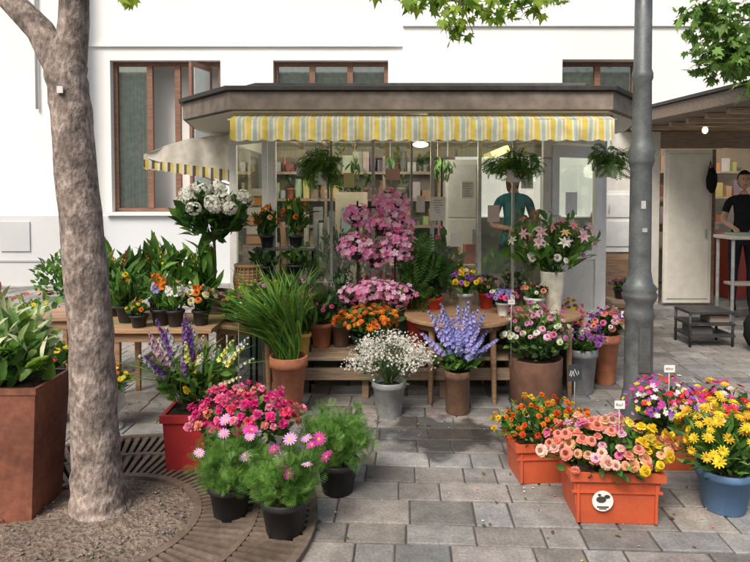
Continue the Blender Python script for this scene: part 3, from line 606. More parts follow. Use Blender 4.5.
def crate(mb,w,d,h,col):
    mb.box((0,0,h/2),(w,d,h),'plastic',col,0,.88)
    mb.b2((-w/2-.015,-d/2-.015,h-.035),(w/2+.015,-d/2+.004,h+.006),'plastic',col); mb.b2((-w/2-.015,d/2-.004,h-.035),(w/2+.015,d/2+.015,h+.006),'plastic',col)
    for sx in(-1,1): mb.b2((sx*(w/2+.0055)-.0095,-d/2+.0045,h-.034),(sx*(w/2+.0055)+.0095,d/2-.0045,h+.0055),'plastic',col)
    mb.b2((-w/2-.004,-d/2-.003,h*.62),(w/2+.004,-d/2+.01,h*.62+.01),'plastic',col)
    for sx in(-1,1): mb.box((sx*w*.44,-d/2+.006,h*.42),(.012,.02,h*.75),'plastic',col)
    mb.b2((-w/2+.01,-d/2+.01,h+.0065),(w/2-.01,d/2-.01,h+.009),'soil',(.05,.035,.025))
OC=(.56,.105,.04)
mb=MB(); crate(mb,.34,.26,.22,OC); bush(mb,(0,0,.28),(.25,.21,.13),540,leafO,.048,G1+GF); blooms(mb,(.02,0,.29),(.26,.21,.14),100,pom,.022,[ORG,ORG,pal((.95,.4,.03)),YEL,pal((.75,.1,.02))],.75,-.15,jit=.15)
o=mb.build('marigold_crate',(.94,3.5,0),rel=True); o.rotation_euler=(0,0,.07)
mb=MB(); crate(mb,.42,.3,.25,OC)
mb.lathe([(.05,-.001),(.05,.001)],(0,0,0),'plastic',(.85,.85,.83),24)
for k in(-3,-2,-1):
    v=mb.V[k]; mb.V[k]=np.stack([v[:,0]-.07,-.1555+v[:,2],v[:,1]+.12],1)
for r_,cx_,cz_,cc_ in((.02,-.078,.128,.05),(.012,-.05,.142,.05),(.007,-.086,.15,.05)): 
    mb.lathe([(r_,-.0005),(r_,.0005)],(0,0,0),'plastic',(cc_,cc_,cc_),10)
    for k in(-3,-2,-1):
        v=mb.V[k]; mb.V[k]=np.stack([v[:,0]*1.2+cx_,-.1575-r_*.05+v[:,2],v[:,1]*.8+cz_],1)
mb.box((-.07,-.158,.092),(.055,.002,.006),'plastic',(.05,.04,.05)); mb.box((-.07,-.158,.083),(.035,.002,.004),'plastic',(.05,.04,.05))
bush(mb,(0,0,.29),(.28,.22,.13),520,leafO,.055,G1+GF)
blooms(mb,(0,0,.31),(.31,.23,.14),135,rose,.031,lambda p: random.choice([YEL,YEL,pal((.95,.75,.1)),PCH]) if p[0]>.1+U(-.06,.06) else random.choice([COR,PCH,LPK,COR,PINK,pal((.95,.6,.5))]),.62,-.2,jit=.12)
o=mb.build('rose_crate',(1.17,3.1,0),rel=True); o.rotation_euler=(0,0,-.05)
mb=MB(); crate(mb,.34,.26,.2,OC); bush(mb,(0,0,.3),(.2,.17,.13),300,leafO,.055,G1); blooms(mb,(.0,0,.34),(.23,.2,.16),240,floret,.019,[WHT,RED,pal((.6,.05,.35)),PUR,HOT,YEL,WHT,LPK,pal((.45,.1,.5))],.7,-.15,jit=.14)
mb.build('mixed_flower_crate',(1.74,3.66,0),rel=True)
mb=MB(); pot(mb,.13,.1,.21,'plastic',(.1,.2,.36)); bush(mb,(0,0,.32),(.23,.21,.16),480,leafL,.08,G1+GF); blooms(mb,(0,0,.36),(.25,.23,.18),90,daisy2,.029,[YEL,YEL,pal((.95,.5,.03),(.4,.15,.02)),pal((.95,.6,.03),(.4,.2,.02))],.68,-.3,ST,jit=.15)
mb.build('yellow_daisy_bucket',(1.77,3.12,0),rel=True)
mb=MB(); pot(mb,.14,.11,.2,'plastic',BLK); bush(mb,(0,0,.28),(.2,.18,.11),200,leafO,.06,G1); blooms(mb,(0,0,.3),(.24,.2,.14),80,daisy2,.03,[YEL,HOT,WHT,RED],.7,-.2,jit=.12)
mb.build('zinnia_bucket',(2.12,3.75,0),rel=True)
def card(loc,w,h,zt,col,name='price_card',ink=(.05,.05,.05),rz=0,z0=0):
    mb=MB(); mb.tube([(0,0,z0),(0,0,zt)],.003,'metal',(.5,.5,.5),6); mb.box((0,-.004,zt),(w,.004,h),'plastic',col,rz)
    x=-w*.35
    while x<w*.32: mb.box((x*math.cos(rz),-.0075+x*math.sin(rz),zt+U(-.1,.1)*h),(w*.04,.002,h*U(.15,.35)),'plastic',ink,rz,1,U(-.5,.5)); x+=w*.12
    mb.build(name,loc,rel=True)
card((1.72,3.62,0),.062,.042,.57,(.85,.85,.83),z0=.2); card((1.21,3.06,0),.05,.04,.55,(.85,.85,.83),z0=.25); card((1.42,4.4,0),.11,.12,.32,(.05,.06,.07),'chalkboard_sign',(.8,.8,.78),.3); card((2.02,5.0,0),.08,.05,.62,(.85,.85,.83),z0=.0)
card((1.02,4.65,0),.05,.035,.78,(.85,.85,.83),z0=.3); card((-1.0,4.55,0),.06,.04,.7,(.85,.85,.83),z0=.0)
mb=MB(); mb.lathe([(.085,0),(.09,.02),(.04,.05),(.05,.09),(.1,.15),(.105,.27),(.115,.29),(.1,.295),(.09,.27)],(0,0,0),'rough',(.75,.75,.72)); bush(mb,(0,0,.33),(.15,.14,.07),180,leafO,.055,G1); blooms(mb,(0,0,.35),(.16,.14,.08),34,daisy,.02,[YEL,pal((.7,.15,.05))],.8,-.1)
mb.build('potted_primrose',(-1.80,4.18,0),rel=True)
mb=MB(); pot(mb,.11,.08,.4,'plastic',(.05,.05,.055)); bush(mb,(0,0,.45),(.2,.18,.1),200,leafO,.07,G1); blooms(mb,(0,0,.47),(.19,.17,.1),24,daisy,.022,[RED,YEL],.8,-.1)
mb.build('potted_daisy',(-2.25,4.25,0),rel=True)
mb=MB(); RU=(.24,.09,.055); mb.box((-1.92,3.1,.33),(.62,.34,.66),'iron',RU,0,.86)
mb.b2((-2.235,2.925,.64),(-1.605,2.945,.67),'iron',RU); mb.b2((-2.235,3.255,.64),(-1.605,3.275,.67),'iron',RU); mb.b2((-1.625,2.946,.64),(-1.605,3.254,.669),'iron',RU)
mb.b2((-2.22,2.95,.6605),(-1.626,3.25,.663),'soil',(.05,.035,.025))
bush(mb,(-1.88,3.08,.8),(.31,.24,.15),320,leafO,.1,GF+GM[:2],org=(-1.9,3.08,.5))
bush(mb,(-1.88,3.06,.85),(.3,.23,.18),480,leafL,.11,[[(.55,.64,.36)],[(.38,.52,.2)],[(.72,.76,.52)],[(.25,.42,.12)],[(.16,.32,.08)]],org=(-1.9,3.08,.5))
bush(mb,(-2.15,3.4,.98),(.25,.2,.13),90,leafL,.09,[[(.3,.12,.06)],[(.2,.2,.07)],[(.12,.2,.05)]],org=(-1.9,3.08,.5))
mb.build('rusty_steel_planter',(-1.92,3.1,0))
mb=MB(); pot(mb,.12,.09,.2,'rough',(.12,.1,.09)); mb.tube([(0,0,.18),(.01,0,.4),(0,0,.68)],.012,'bark',(.2,.15,.1),8)
for i in range(10): a=U(0,6.28); mb.tube([(0,0,.58),(.18*math.cos(a),.15*math.sin(a),.83)],.005,'bark',(.15,.15,.08),5)
bush(mb,(0,0,.8),(.28,.24,.2),380,leafO,.11,GD+G1)
for i in range(19):
    u=nrm(rv()); u[2]=abs(u[2])*.9-.1; 
    if u[1]>.5: u[1]*=-1
    c=np.array([0,0,.86])+u*np.array([.29,.25,.21])
    for k in range(60): v=nrm(rv()); mb.inst(tiny,zframe(v),U(.011,.017),c+v*np.array([.055,.055,.047]),random.choice([WHT,WHT,WHT,pal((.85,.88,.78))]),U(.92,1.1))
mb.build('hydrangea_standard',(-1.28,4.95,.62),rel=True)
def small(name,loc,R,H,leaf,lsz,n,pals,fl=None,nf=0,fs=.02,fp=None,pr=.07,ph=.12,pc=BLK,pm='plastic',spk=0,mind=.7):
    mb=MB(); pot(mb,pr,pr*.75,ph,pm,pc,seg=20)
    bush(mb,(0,0,ph+H*.55),(R,R*.9,H*.6),n,leaf,lsz,pals,org=(0,0,ph-.05))
    for i in range(spk): a=U(0,6.28); spike(mb,(0,0,ph),(R*.7*math.cos(a),R*.7*math.sin(a),ph+H*U(.95,1.35)),floret,fs,fp,18,.45)
    if nf: blooms(mb,(0,0,ph+H*.6),(R,R*.9,H*.6),nf,fl,fs,fp,mind,-.1,ST,(0,0,ph),jit=.11)
    return mb.build(name,loc,rel=True)
small('potted_lily_plant',(-1.83,4.6,.64),.17,.2,leafL,.13,170,GF+G1,rose,6,.02,[ORG,YEL],.085,.13)
small('potted_lily_plant',(-2.02,4.85,.6),.16,.34,leafL,.2,120,G1,spk=6,fs=.014,fp=[ORG,YEL,RED])
small('potted_lily_plant',(-2.3,5.15,.6),.17,.36,leafL,.2,120,GF,spk=6,fs=.014,fp=[ORG,RED])
small('potted_lily_plant',(-1.8,5.15,.6),.17,.38,leafL,.2,130,G1,spk=6,fs=.014,fp=[ORG,YEL])
small('potted_tulip_plant',(-1.6,4.85,.64),.12,.34,leafL,.22,90,GF,spk=3,fs=.012,fp=[YEL,ORG])
small('potted_tulip_plant',(-1.35,4.87,.64),.12,.36,leafL,.22,90,GF,spk=4,fs=.012,fp=[YEL,CRM])
small('hyacinth_pot',(-1.55,4.5,.64),.09,.2,leafL,.13,50,GF,spk=8,fs=.024,fp=[ORG,WHT,LAV],pr=.07)
small('hyacinth_pot',(-1.43,4.45,.64),.08,.17,leafL,.12,40,GF,spk=7,fs=.024,fp=[WHT,LAV,PCH],pr=.06)
small('orange_rose_pot',(-1.26,4.5,.64),.11,.14,leafO,.06,90,GD,rose,20,.028,[ORG,pal((.9,.3,.05)),CRM],.06,.11)
small('kalanchoe_pot',(-1.68,4.42,.64),.08,.08,leafO,.05,60,G1,rose,8,.018,[YEL,ORG],.06,.09)
small('celosia_pot',(-.88,4.82,.62),.16,.16,leafO,.07,110,GF,pom,42,.026,[pal((.75,.72,.08)),pal((.55,.65,.08)),CRM,LPK],.09,.1)
small('celosia_pot',(-1.08,4.72,.62),.1,.12,leafO,.06,80,GF,pom,18,.024,[pal((.75,.72,.08)),PINK],.07,.1)
mb=MB()
for k in range(9):
    z=k*.024; r=.1+.02*math.sin(k/8*math.pi); mb.lathe([(r,z),(r+.008,z+.012),(r,z+.024)],(0,0,0),'wood',[(.38,.24,.11),(.3,.18,.08)][k%2],26,True,False)
for k in range(22): a=6.283*k/22; mb.tube([(.112*math.cos(a),.112*math.sin(a),0),(.128*math.cos(a),.128*math.sin(a),.1),(.112*math.cos(a),.112*math.sin(a),.22)],.005,'wood',(.33,.2,.1),5)
mb.lathe([(.1,.2),(.125,.215),(.12,.235),(.1,.225)],(0,0,0),'wood',(.36,.23,.11),26); mb.build('wicker_basket',(-1.03,5.1,.78),rel=True)
mb=MB(); mb.b2((-.15,-.13,.75),(.15,.13,.78),'wood',WD)
for sx in(-1,1):
    for sy in(-1,1): mb.tube([(sx*.12,sy*.1,.75),(sx*.15,sy*.13,0)],.015,'wood',WD,8)
mb.build('wooden_stool',(-1.03,5.1,0),rel=True)
small('potted_crocosmia',(-.9,5.2,1.14),.1,.2,leafL,.14,60,G1,rose,12,.025,[ORG,PCH],.06,.1)
small('potted_crocosmia',(-.66,5.2,1.14),.11,.24,leafL,.15,60,G1,rose,14,.025,[ORG,YEL],.06,.1)
small('potted_ivy',(-.9,5.1,.88),.12,.12,leafO,.06,110,GD,pr=.07,ph=.12); small('potted_ivy',(-.65,5.12,.88),.1,.12,leafO,.06,100,G1,pr=.08,ph=.13)
small('potted_fern',(-.8,5.0,.62),.13,.13,fern,.13,60,G1,pr=.08,ph=.14); small('heather_pot',(-.56,5.02,.62),.1,.18,feather,.06,120,GB,spk=8,fs=.008,fp=[PUR,LPK],pr=.07,ph=.13)
small('potted_begonia',(-.44,5.1,.33),.11,.2,leafO,.07,120,G1,rose,8,.02,[PINK,RED],.09,.2,TER,'rough')
small('celosia_plume_pot',(-.56,4.86,.33),.1,.28,leafL,.14,80,GF,spk=10,fs=.014,fp=[COR,LPK,PINK],pr=.055,ph=.17,pc=(.75,.5,.12))
small('potted_fuchsia',(-.28,5.12,.33),.12,.35,leafO,.07,180,GB,spk=5,fs=.012,fp=[LPK,WHT],pr=.08,ph=.2,pc=(.2,.12,.09))
small('orange_chrysanthemum',(-.05,4.88,.33),.25,.18,leafO,.07,230,G1,daisy2,80,.03,[ORG,pal((.92,.35,.04)),pal((.85,.18,.03))],.13,.15,(.03,.06,.04),mind=.62)
small('potted_fern',(.34,5.08,.33),.16,.5,fern,.2,90,G1,pr=.09,ph=.28,pc=(.5,.04,.03)); small('potted_palm',(.48,5.12,.6),.14,.25,fern,.17,70,GD,pr=.075,ph=.14,pc=(.6,.05,.03)); small('potted_palm',(.32,5.15,.6),.12,.22,leafO,.08,90,GD,pr=.07,ph=.16,pc=(.6,.06,.03))
small('ranunculus_bouquet',(.72,4.95,.64),.12,.15,leafO,.06,110,G1,rose,42,.027,[YEL,YEL,PUR,CRM,WHT,pal((.5,.15,.6))],.06,.16,GAL,'metal',mind=.65)
small('anemone_bouquet',(1.0,4.86,.64),.1,.08,leafO,.05,80,G1,rose,36,.024,[PUR,WHT,PINK,HOT,LAV],.05,.1,(.7,.7,.68),'rough',mind=.65)
small('cyclamen_pot',(1.26,4.92,.64),.1,.09,leafO,.055,90,G1,rose,16,.022,[COR,WHT,PINK],.075,.13,(.75,.76,.72),'rough')
small('rose_pot',(.92,5.15,.64),.1,.1,leafO,.055,90,G1,rose,12,.022,[PINK,COR],.06,.13,(.6,.05,.03))
mb=MB(); mb.lathe([(.06,0),(.065,.02),(.085,.2),(.1,.31),(.105,.33),(.09,.325),(.08,.28)],(0,0,0),'rough',(.72,.7,.6))
bush(mb,(0,0,.5),(.28,.22,.2),170,leafL,.15,G1+GF,org=(0,0,.2)); bush(mb,(0,0,.55),(.34,.22,.24),100,leafO,.09,GF,org=(0,0,.2))
blooms(mb,(0,0,.55),(.32,.22,.22),46,lily,.062,[pal((.85,.35,.45)),LPK,WHT,LPK,WHT,PCH],.52,-.1,ST,(0,0,.3),.2,jit=.16); blooms(mb,(0,0,.45),(.25,.2,.15),18,rose,.03,[LPK,WHT],.8,-.2)
mb.build('lily_vase',(1.43,5.0,.64),rel=True)
mb=MB()
for xx in(-.14,.16): mb.tube([(xx,.02,0),(xx,.02,1.2)],.008,'metal',BLK,6)
for z in(.42,.82,1.15): mb.tube([(-.18,.02,z),(.2,.02,z)],.008,'metal',BLK,6)
for c,r,n in(((.13,0,1.18),(.13,.1,.1),50),((-.15,0,1.09),(.1,.09,.08),28),((.05,0,1.02),(.12,.1,.06),26),((.23,0,1.0),(.08,.08,.08),20),((-.15,0,.83),(.13,.11,.11),50),((.17,0,.84),(.15,.11,.13),60),((.0,0,.76),(.1,.1,.08),20),((.0,0,.48),(.2,.13,.09),60),((.18,0,.46),(.13,.12,.09),36),((-.18,0,.46),(.1,.1,.07),22)):
    pot(mb,.05,.04,.08,'plastic',BLK,x=c[0],y=c[1]+.04,z=c[2]-.1,seg=12)
    bush(mb,c,tuple(q*.85 for q in r),12,leafL,.1,G1,droop=.3); blooms(mb,c,r,int(n*1.9),floret,.029,[ORC,ORC,ORC2,ORC3],.48,-.9,jit=.16,face=.1)
mb.build('orchid_display',(0,4.98,.33),rel=True)
small('snapdragon_pot',(-.34,5.5,.61),.15,.5,leafO,.08,120,GB,spk=6,fs=.014,fp=[LPK,WHT]); small('anthurium_pot',(.62,5.6,.61),.17,.45,leafO,.12,90,G1,rose,8,.03,[RED,PINK]); small('ficus_pot',(-.1,5.7,.61),.2,.6,leafO,.09,130,G1); small('potted_croton',(1.05,5.55,.61),.14,.3,leafL,.18,70,GF)
small('potted_ficus',(1.32,5.62,.61),.17,.6,leafO,.08,170,G1+GB); small('potted_fern',(-.62,5.55,.61),.16,.3,fern,.15,60,GF)
def hang(loc,R,H,n):
    mb=MB(); pot(mb,.07,.05,.1,'plastic',(.8,.8,.77),z=-.12)
    for a in(.5,2.6,4.7): mb.tube([(.07*math.cos(a),.07*math.sin(a),-.03),(0,0,.25)],.002,'metal',(.3,.3,.3),4)
    mb.tube([(0,0,.25),(0,0,2.15-loc[2])],.002,'metal',(.3,.3,.3),4)
    bush(mb,(0,0,.02),(R,R*.8,H),n,fern,.11,GF+G1,org=(0,0,.05),droop=.5,shell=.5,jd=.6); bush(mb,(0,0,0),(R*.7,R*.6,H*.7),50,leafO,.05,GF)
    mb.build('hanging_fern_basket',loc,rel=True)
hang((-.42,4.95,1.78),.2,.14,170); hang((1.1,4.95,1.8),.24,.11,170); hang((1.87,5.0,1.84),.16,.1,110)
mb=MB()
for i in range(5): mb.tube([(0,0,0),(U(-.2,.2),U(-.2,.2),.4)],.012,'bark',BK,5)
bush(mb,(0,0,.35),(.5,.35,.38),420,leafO,.11,GF+G1); mb.build('shrub',(-4.6,9.3,0),rel=True)
mb=MB(); bush(mb,(0,0,.3),(.3,.3,.3),200,leafO,.09,GF); blooms(mb,(0,0,.35),(.3,.3,.28),24,daisy,.03,[YEL,RED]); pot(mb,.14,.1,.2,'rough',TER); mb.build('potted_shrub',(-3.4,6.2,0),rel=True)
# ---------------------------------------------------------------- RIGHT SHOP BOOTH
S_=empty('shop_booth',(4.5,9,0))
def sch(mb,name,bevel=0): o=mb.build(name,bevel=bevel); o.parent=S_; o.location=(-4.5,-9,0)
mb=MB()
mb.poly([(3.15,8.7),(3.5,5.8),(6.6,5.6),(6.6,10.6),(3.15,10.6)],2.46,2.6,'wood',(.22,.17,.13)); mb.poly([(3.12,8.72),(3.47,5.76),(6.65,5.55),(6.65,10.65),(3.12,10.65)],2.603,2.64,'metal',(.07,.07,.07))
for k in range(7): mb.b2((3.6 if k<5 else 3.3,5.95+k*.42,2.4),(6.5,6.02+k*.42,2.457),'wood',(.45,.34,.24))
mb.b2((3.2,8.3,.1),(3.78,8.36,2.4),'plastic',(.66,.65,.6)); mb.b2((3.781,8.3,2.18),(6.6,8.36,2.4),'wood',(.3,.23,.18)); mb.b2((5.9,8.3,.1),(6.6,8.36,2.178),'plastic',(.4,.4,.4))
mb.b2((3.2,8.365,.1),(3.25,10.4,2.4),'plastic',(.6,.6,.56)); mb.b2((3.2,10.405,.1),(6.6,10.45,2.4),'plastic',(.6,.52,.42)); mb.b2((3.15,8.0,0),(6.6,10.5,.097),'rough',(.25,.25,.25))
sch(mb,'walls_and_canopy',.003)
mb=MB(); mb.b2((3.8,8.2,.14),(4.42,8.24,2.16),'plastic',(.8,.77,.69)); mb.b2((3.84,8.185,.2),(4.38,8.198,2.1),'plastic',(.78,.75,.67)); mb.tube([(4.33,8.16,1.0),(4.33,8.16,1.12)],.012,'metal',GAL,8)
mb.b2((4.42,8.19,.14),(4.46,8.25,2.16),'wood',(.2,.13,.09)); sch(mb,'door',.003)
mb=MB()
for z in(.7,1.1,1.5,1.9):
    mb.b2((4.5,9.9,z),(5.8,10.25,z+.03),'wood',(.5,.45,.38)); xx=4.52
    while xx<5.7: w=U(.06,.16);h=U(.1,.28); mb.box((xx+w/2,10.0,z+.032+h/2),(w*.9,.15,h),'plastic',[c*U(.7,1) for c in random.choice(cl)]); xx+=w+U(0,.05)
mb.b2((5.0,8.8,.1),(5.8,9.3,1.0),'plastic',(.5,.08,.06))
for p in((4.75,7.6,2.36),(4.05,7.7,2.36),(5.2,7.2,2.36)): mb.ell(p,(.035,.035,.045),'lamp',(1,.8,.45),10,6); mb.tube([p,(p[0],p[1],2.46)],.012,'plastic',BLK,6)
sch(mb,'shelves_and_bulbs')
PL_=bpy.data.lights.new('bulb','POINT'); PL_.energy=22; PL_.color=(1,.85,.6); PL_.shadow_soft_size=.06; po=bpy.data.objects.new('bulb_light',PL_); sc.collection.objects.link(po); po.parent=S_; po.location=(.6,.1,2.2)
mb=MB(); mb.b2((4.12,7.2,1.05),(5.6,7.6,1.09),'wood',(.6,.57,.5)); mb.b2((4.2,7.25,1.091),(4.6,7.5,1.12),'plastic',(.3,.4,.3))
for xx in(4.16,5.5): 
    for yy in(7.24,7.56): mb.tube([(xx,yy,0),(xx,yy,1.05)],.02,'metal',GAL,8)
mb.b2((4.2,7.3,.5),(5.5,7.5,.53),'wood',(.4,.35,.3)); mb.build('counter_table',(4.8,7.4,0),bevel=.003)
mb=MB(); mb.ell((4.37,8.12,1.75),(.07,.05,.16),'cloth',(.015,.015,.018),14,10,.08); mb.tube([(4.33,8.14,1.85),(4.37,8.16,2.0),(4.4,8.14,1.85)],.008,'cloth',BLK,6); mb.build('hanging_bag',(4.37,8.15,1.75))
mb=MB()
for z in(.1,.22,.34): mb.b2((3.25,6.4,z),(3.72,6.75,z+.025),'metal',(.07,.07,.075))
for xx in(3.26,3.7):
    for yy in(6.42,6.73): mb.tube([(xx,yy,0),(xx,yy,.36)],.014,'metal',(.07,.07,.07),8)
mb.box((3.4,6.55,.16),(.22,.2,.08),'plastic',(.1,.1,.11)); mb.box((3.58,6.55,.285),(.2,.2,.07),'plastic',(.3,.25,.2))
mb.build('metal_rack',(3.48,6.57,0))
mb=MB()
for c,r in(((3.86,6.2,.22),(.16,.15,.22)),((3.85,6.1,.2),(.13,.08,.14)),((3.9,6.25,.42),(.12,.12,.16))): mb.ell(c,r,'cloth',(.015,.015,.017),16,12,.05)
mb.tube([(3.8,6.12,.5),(3.85,6.1,.62),(3.92,6.12,.52)],.012,'cloth',(.02,.02,.02),6); mb.build('black_backpack',(3.86,6.2,0))
mb=MB(); mb.b2((2.72,7.5,.88),(3.14,7.85,1.62),'plastic',(.78,.79,.78)); mb.b2((2.72,7.52,.05),(3.14,7.85,.878),'wood',(.36,.23,.14)); mb.b2((2.76,7.485,1.3),(3.1,7.498,1.57),'plastic',(.7,.72,.72)); mb.b2((2.76,7.485,.95),(3.1,7.498,1.25),'plastic',(.7,.72,.72)); mb.b2((2.76,7.5,.2),(3.1,7.518,.8),'wood',(.3,.19,.12)); mb.tube([(2.8,7.47,1.35),(2.8,7.47,1.45)],.006,'metal',GAL,6); mb.build('storage_cabinet',(2.93,7.7,0),bevel=.003)
mb=MB(); mb.b2((2.55,6.7,.4),(3.05,7.0,.43),'wood',WD)
for xx in(2.58,3.0):
    for yy in(6.73,6.97): mb.tube([(xx,yy,0),(xx,yy,.4)],.015,'wood',WD,8)
mb.build('small_bench',(2.8,6.85,0)); small('potted_violet',(2.7,6.85,.43),.1,.08,leafO,.05,80,G1,rose,14,.02,[HOT,PUR]); small('potted_violet',(2.9,6.85,.43),.1,.08,leafO,.05,80,G1,rose,12,.02,[YEL,ORG])
# ---------------------------------------------------------------- PEOPLE
def skin(V,E,R,sub=2):
    me=bpy.data.meshes.new('tmp'); me.from_pydata([tuple(v) for v in V],E,[]); o=bpy.data.objects.new('tmp',me); sc.collection.objects.link(o)
    m=o.modifiers.new('s','SKIN'); m.use_smooth_shade=True
    for i,r in enumerate(R): me.skin_vertices[0].data[i].radius=(r,r)
    me.skin_vertices[0].data[0].use_root=True
    s=o.modifiers.new('u','SUBSURF'); s.levels=sub; s.render_levels=sub
    dg=bpy.context.evaluated_depsgraph_get(); ev=o.evaluated_get(dg); m2=ev.to_mesh()
    VV=np.array([v.co[:] for v in m2.vertices]); FF=[tuple(p.vertices) for p in m2.polygons]; ev.to_mesh_clear()
    bpy.data.objects.remove(o); bpy.data.meshes.remove(me); return VV,FF
def person(name,loc,rz,top,bottom,hair,sleeve=.62,longh=False,arms=None):
    SK=(.6,.36,.26); mb=MB()
    V=[];E=[];R=[]
    def nd(p,r,par=None):
        V.append(np.array(p,float)); R.append(r); 
        if par is not None: E.append((par,len(V)-1))
        return len(V)-1
    pel=nd((0,0,.96),.125); wa=nd((0,0,1.1),.105,pel); ch=nd((0,-.005,1.27),.12,wa); uc=nd((0,0,1.38),.1,ch); nk=nd((0,0,1.46),.05,uc); n2=nd((0,-.01,1.54),.045,nk)
    hands=[]
    for s,(el,wr) in zip((-1,1),arms):
        sh=nd((s*.1,0,1.4),.07,uc); s2=nd((s*.165,0,1.385),.057,sh); e=nd(el,.038,s2); f=nd((np.array(el)+np.array(wr))/2,.034,e); w=nd(wr,.024,f); hands.append((s,np.array(el),np.array(wr)))
        d=nrm(np.array(wr)-np.array(el)); side=nrm(np.cross(d,[0,0,1]))*s; pm=nd(np.array(wr)+d*.045,.027,w)
        for k in range(4):
            off=side*(.024-.016*k); L=[.066,.075,.07,.055][k]; b=np.array(wr)+d*.085+off
            k1=nd(b,.0095,pm); k2=nd(b+d*L*.5+np.array([0,0,-.012]),.0085,k1); nd(b+d*L*.85+np.array([0,0,-.035]),.0075,k2)
        t1=nd(np.array(wr)+d*.04+side*.034+np.array([0,0,-.004]),.011,pm); nd(np.array(wr)+d*.075+side*.052+np.array([0,0,-.012]),.009,t1)
    for s in(-1,1):
        h=nd((s*.085,0,.88),.095,pel); th=nd((s*.095,0,.7),.08,h); k=nd((s*.1,-.01,.5),.057,th); c=nd((s*.1,.02,.32),.055,k); a=nd((s*.1,.02,.09),.037,c); f=nd((s*.105,-.06,.045),.038,a); nd((s*.11,-.15,.035),.03,f)
    VV,FF=skin(V,E,R)
    cen=np.array([VV[list(f)].mean(0) for f in FF]); C=np.zeros((len(FF),3))
    for i,c in enumerate(cen):
        x,y,z=c; arm=False
        for s,el,wr in hands:
            sh=np.array([s*.165,0,1.385]); 
            if s*x>.12:
                tt=np.dot(c-sh,el-sh)/np.dot(el-sh,el-sh)
                if (tt>sleeve and abs(x)>.14) : arm=True
        if z>1.475: C[i]=SK
        elif (arm and z>.75 and (abs(x)>.17 or y<-.14)) or (y<-.16 and z>.95): C[i]=SK
        elif z>.93: C[i]=top
        elif z>.075: C[i]=bottom
        else: C[i]=(.03,.03,.03)
    mats=['skin' if tuple(q)==SK else 'cloth' for q in C]
    for m in('skin','cloth'):
        ids=[i for i in range(len(FF)) if mats[i]==m]
        if ids: mb.add(VV,[FF[i] for i in ids],m,C[ids],True)
    hc=np.array([0,-.02,1.645]); a,b=20,16; HV=[];HF=[]
    for i in range(b+1):
        t=math.pi*i/b; z=-math.cos(t)
        for k in range(a):
            f=2*math.pi*k/a; x=math.sin(t)*math.cos(f); y=math.sin(t)*math.sin(f)
            w=1-.28*max(0,-z)**1.3; fx=.074*w; fy=.092*(1-.15*max(0,-z) if y<0 else 1-.35*max(0,-z))
            yy=y*fy; 
            if y<-.5 and abs(x)<.28 and -.35<z<.15: yy-=.018*(1-abs(x)/.28)*(1-abs(z+.2)/.36)
            if y<-.7 and .0<z<.25 and .2<abs(x)<.6: yy+=.006
            HV.append(hc+np.array([x*fx,yy,z*.115]))
    for i in range(b):
        for k in range(a): k2=(k+1)%a; HF.append((i*a+k,i*a+k2,(i+1)*a+k2,(i+1)*a+k))
    mb.add(HV,HF,'skin',SK,True)
    for s in(-1,1):
        mb.ell(hc+np.array([s*.029,-.079,.012]),(.013,.008,.007),'plastic',(.75,.73,.7),8,6); mb.ell(hc+np.array([s*.029,-.086,.012]),(.006,.003,.006),'plastic',(.05,.03,.02),8,6)
        mb.box(hc+np.array([s*.029,-.086,.03]),(.03,.005,.005),'cloth',hair); mb.ell(hc+np.array([s*.075,.005,-.005]),(.008,.016,.028),'skin',SK,8,6)
    mb.ell(hc+np.array([0,-.083,-.055]),(.022,.007,.007),'skin',(.5,.16,.15),8,6); mb.ell(hc+np.array([0,-.098,-.02]),(.012,.012,.016),'skin',SK,8,6)
    HV2=[];keep=[]
    for i,v in enumerate(HV):
        q=(v-hc); HV2.append(hc+q*np.array([1.13,1.12,1.1])+np.array([0,.006,.008]))
    for f in HF:
        c=np.mean([HV[i]-hc for i in f],0)
        if c[2]>.058 or (c[1]>.0 and c[2]>-.075): keep.append(f)
    mb.add(HV2,keep,'cloth',hair,True)
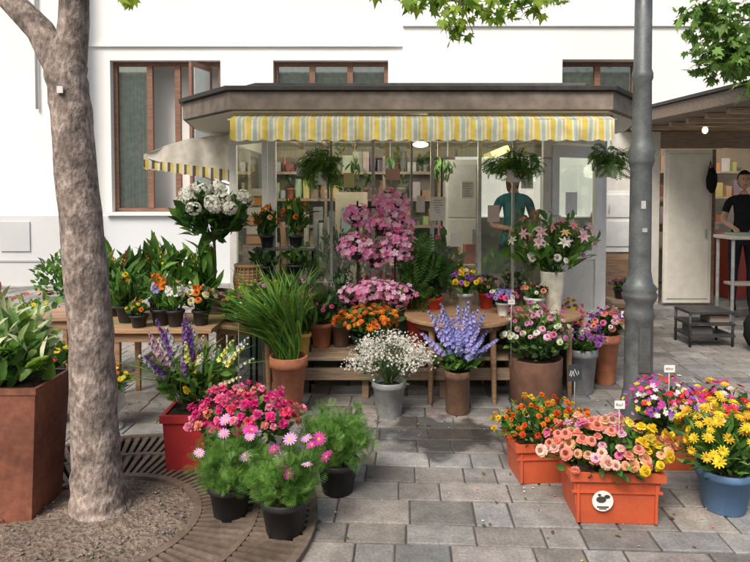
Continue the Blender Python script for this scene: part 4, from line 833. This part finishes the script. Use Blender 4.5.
    if longh: mb.ell(hc+np.array([0,.07,-.07]),(.075,.04,.13),'cloth',hair,14,10,.04)
    else: mb.ell(hc+np.array([0,.1,.03]),(.045,.04,.045),'cloth',hair,12,8,.05)
    o=mb.build(name,loc,rel=True); o.rotation_euler=(0,0,rz); return o
person('shop_vendor',(4.66,7.9,.1),-.35,(.02,.02,.024),(.03,.03,.04),(.03,.02,.015),.55,arms=(((-.23,.0,1.14),(-.16,-.2,1.07)),((.22,.02,1.12),(.1,-.2,1.05))))
person('flower_seller',(1.5,6.75,.0),.1,(.06,.3,.33),(.05,.06,.09),(.25,.15,.08),.4,True,arms=(((-.24,.0,1.12),(-.12,-.2,1.1)),((.24,.02,1.14),(.2,-.18,1.25)))).location.z=.121
# ---------------------------------------------------------------- LIGHT, WORLD, CAMERA
w=bpy.data.worlds.new('World'); sc.world=w; w.use_nodes=True; nt=w.node_tree
sky=nt.nodes.new('ShaderNodeTexSky'); sky.sky_type='NISHITA'; sky.sun_disc=False
el,az=math.radians(48),math.radians(208)
sky.sun_elevation=el; sky.sun_rotation=az; sky.dust_density=5; sky.ozone_density=.4; sky.air_density=1.2
nt.links.new(sky.outputs[0],nt.nodes['Background'].inputs[0]); nt.nodes['Background'].inputs[1].default_value=.15
sd=Vector((math.sin(az)*math.cos(el),math.cos(az)*math.cos(el),math.sin(el)))
L=bpy.data.lights.new('sun','SUN'); L.energy=3.1; L.angle=math.radians(26); L.color=(1,.94,.86)
lo=bpy.data.objects.new('sun',L); lo.rotation_euler=(-sd).to_track_quat('-Z','Y').to_euler(); lo.location=(0,0,10); sc.collection.objects.link(lo)
cam=bpy.data.cameras.new('camera'); cam.sensor_width=36; cam.lens=30; cam.shift_y=-.0893; cam.clip_end=300
co=bpy.data.objects.new('camera',cam); co.location=(0,0,1.6); co.rotation_euler=(math.radians(88),0,0); sc.collection.objects.link(co); sc.camera=co
sc.view_settings.view_transform='Standard'; sc.view_settings.look='None'; sc.view_settings.exposure=0
print('objs',len(bpy.data.objects),'verts',sum(len(m.vertices) for m in bpy.data.meshes))
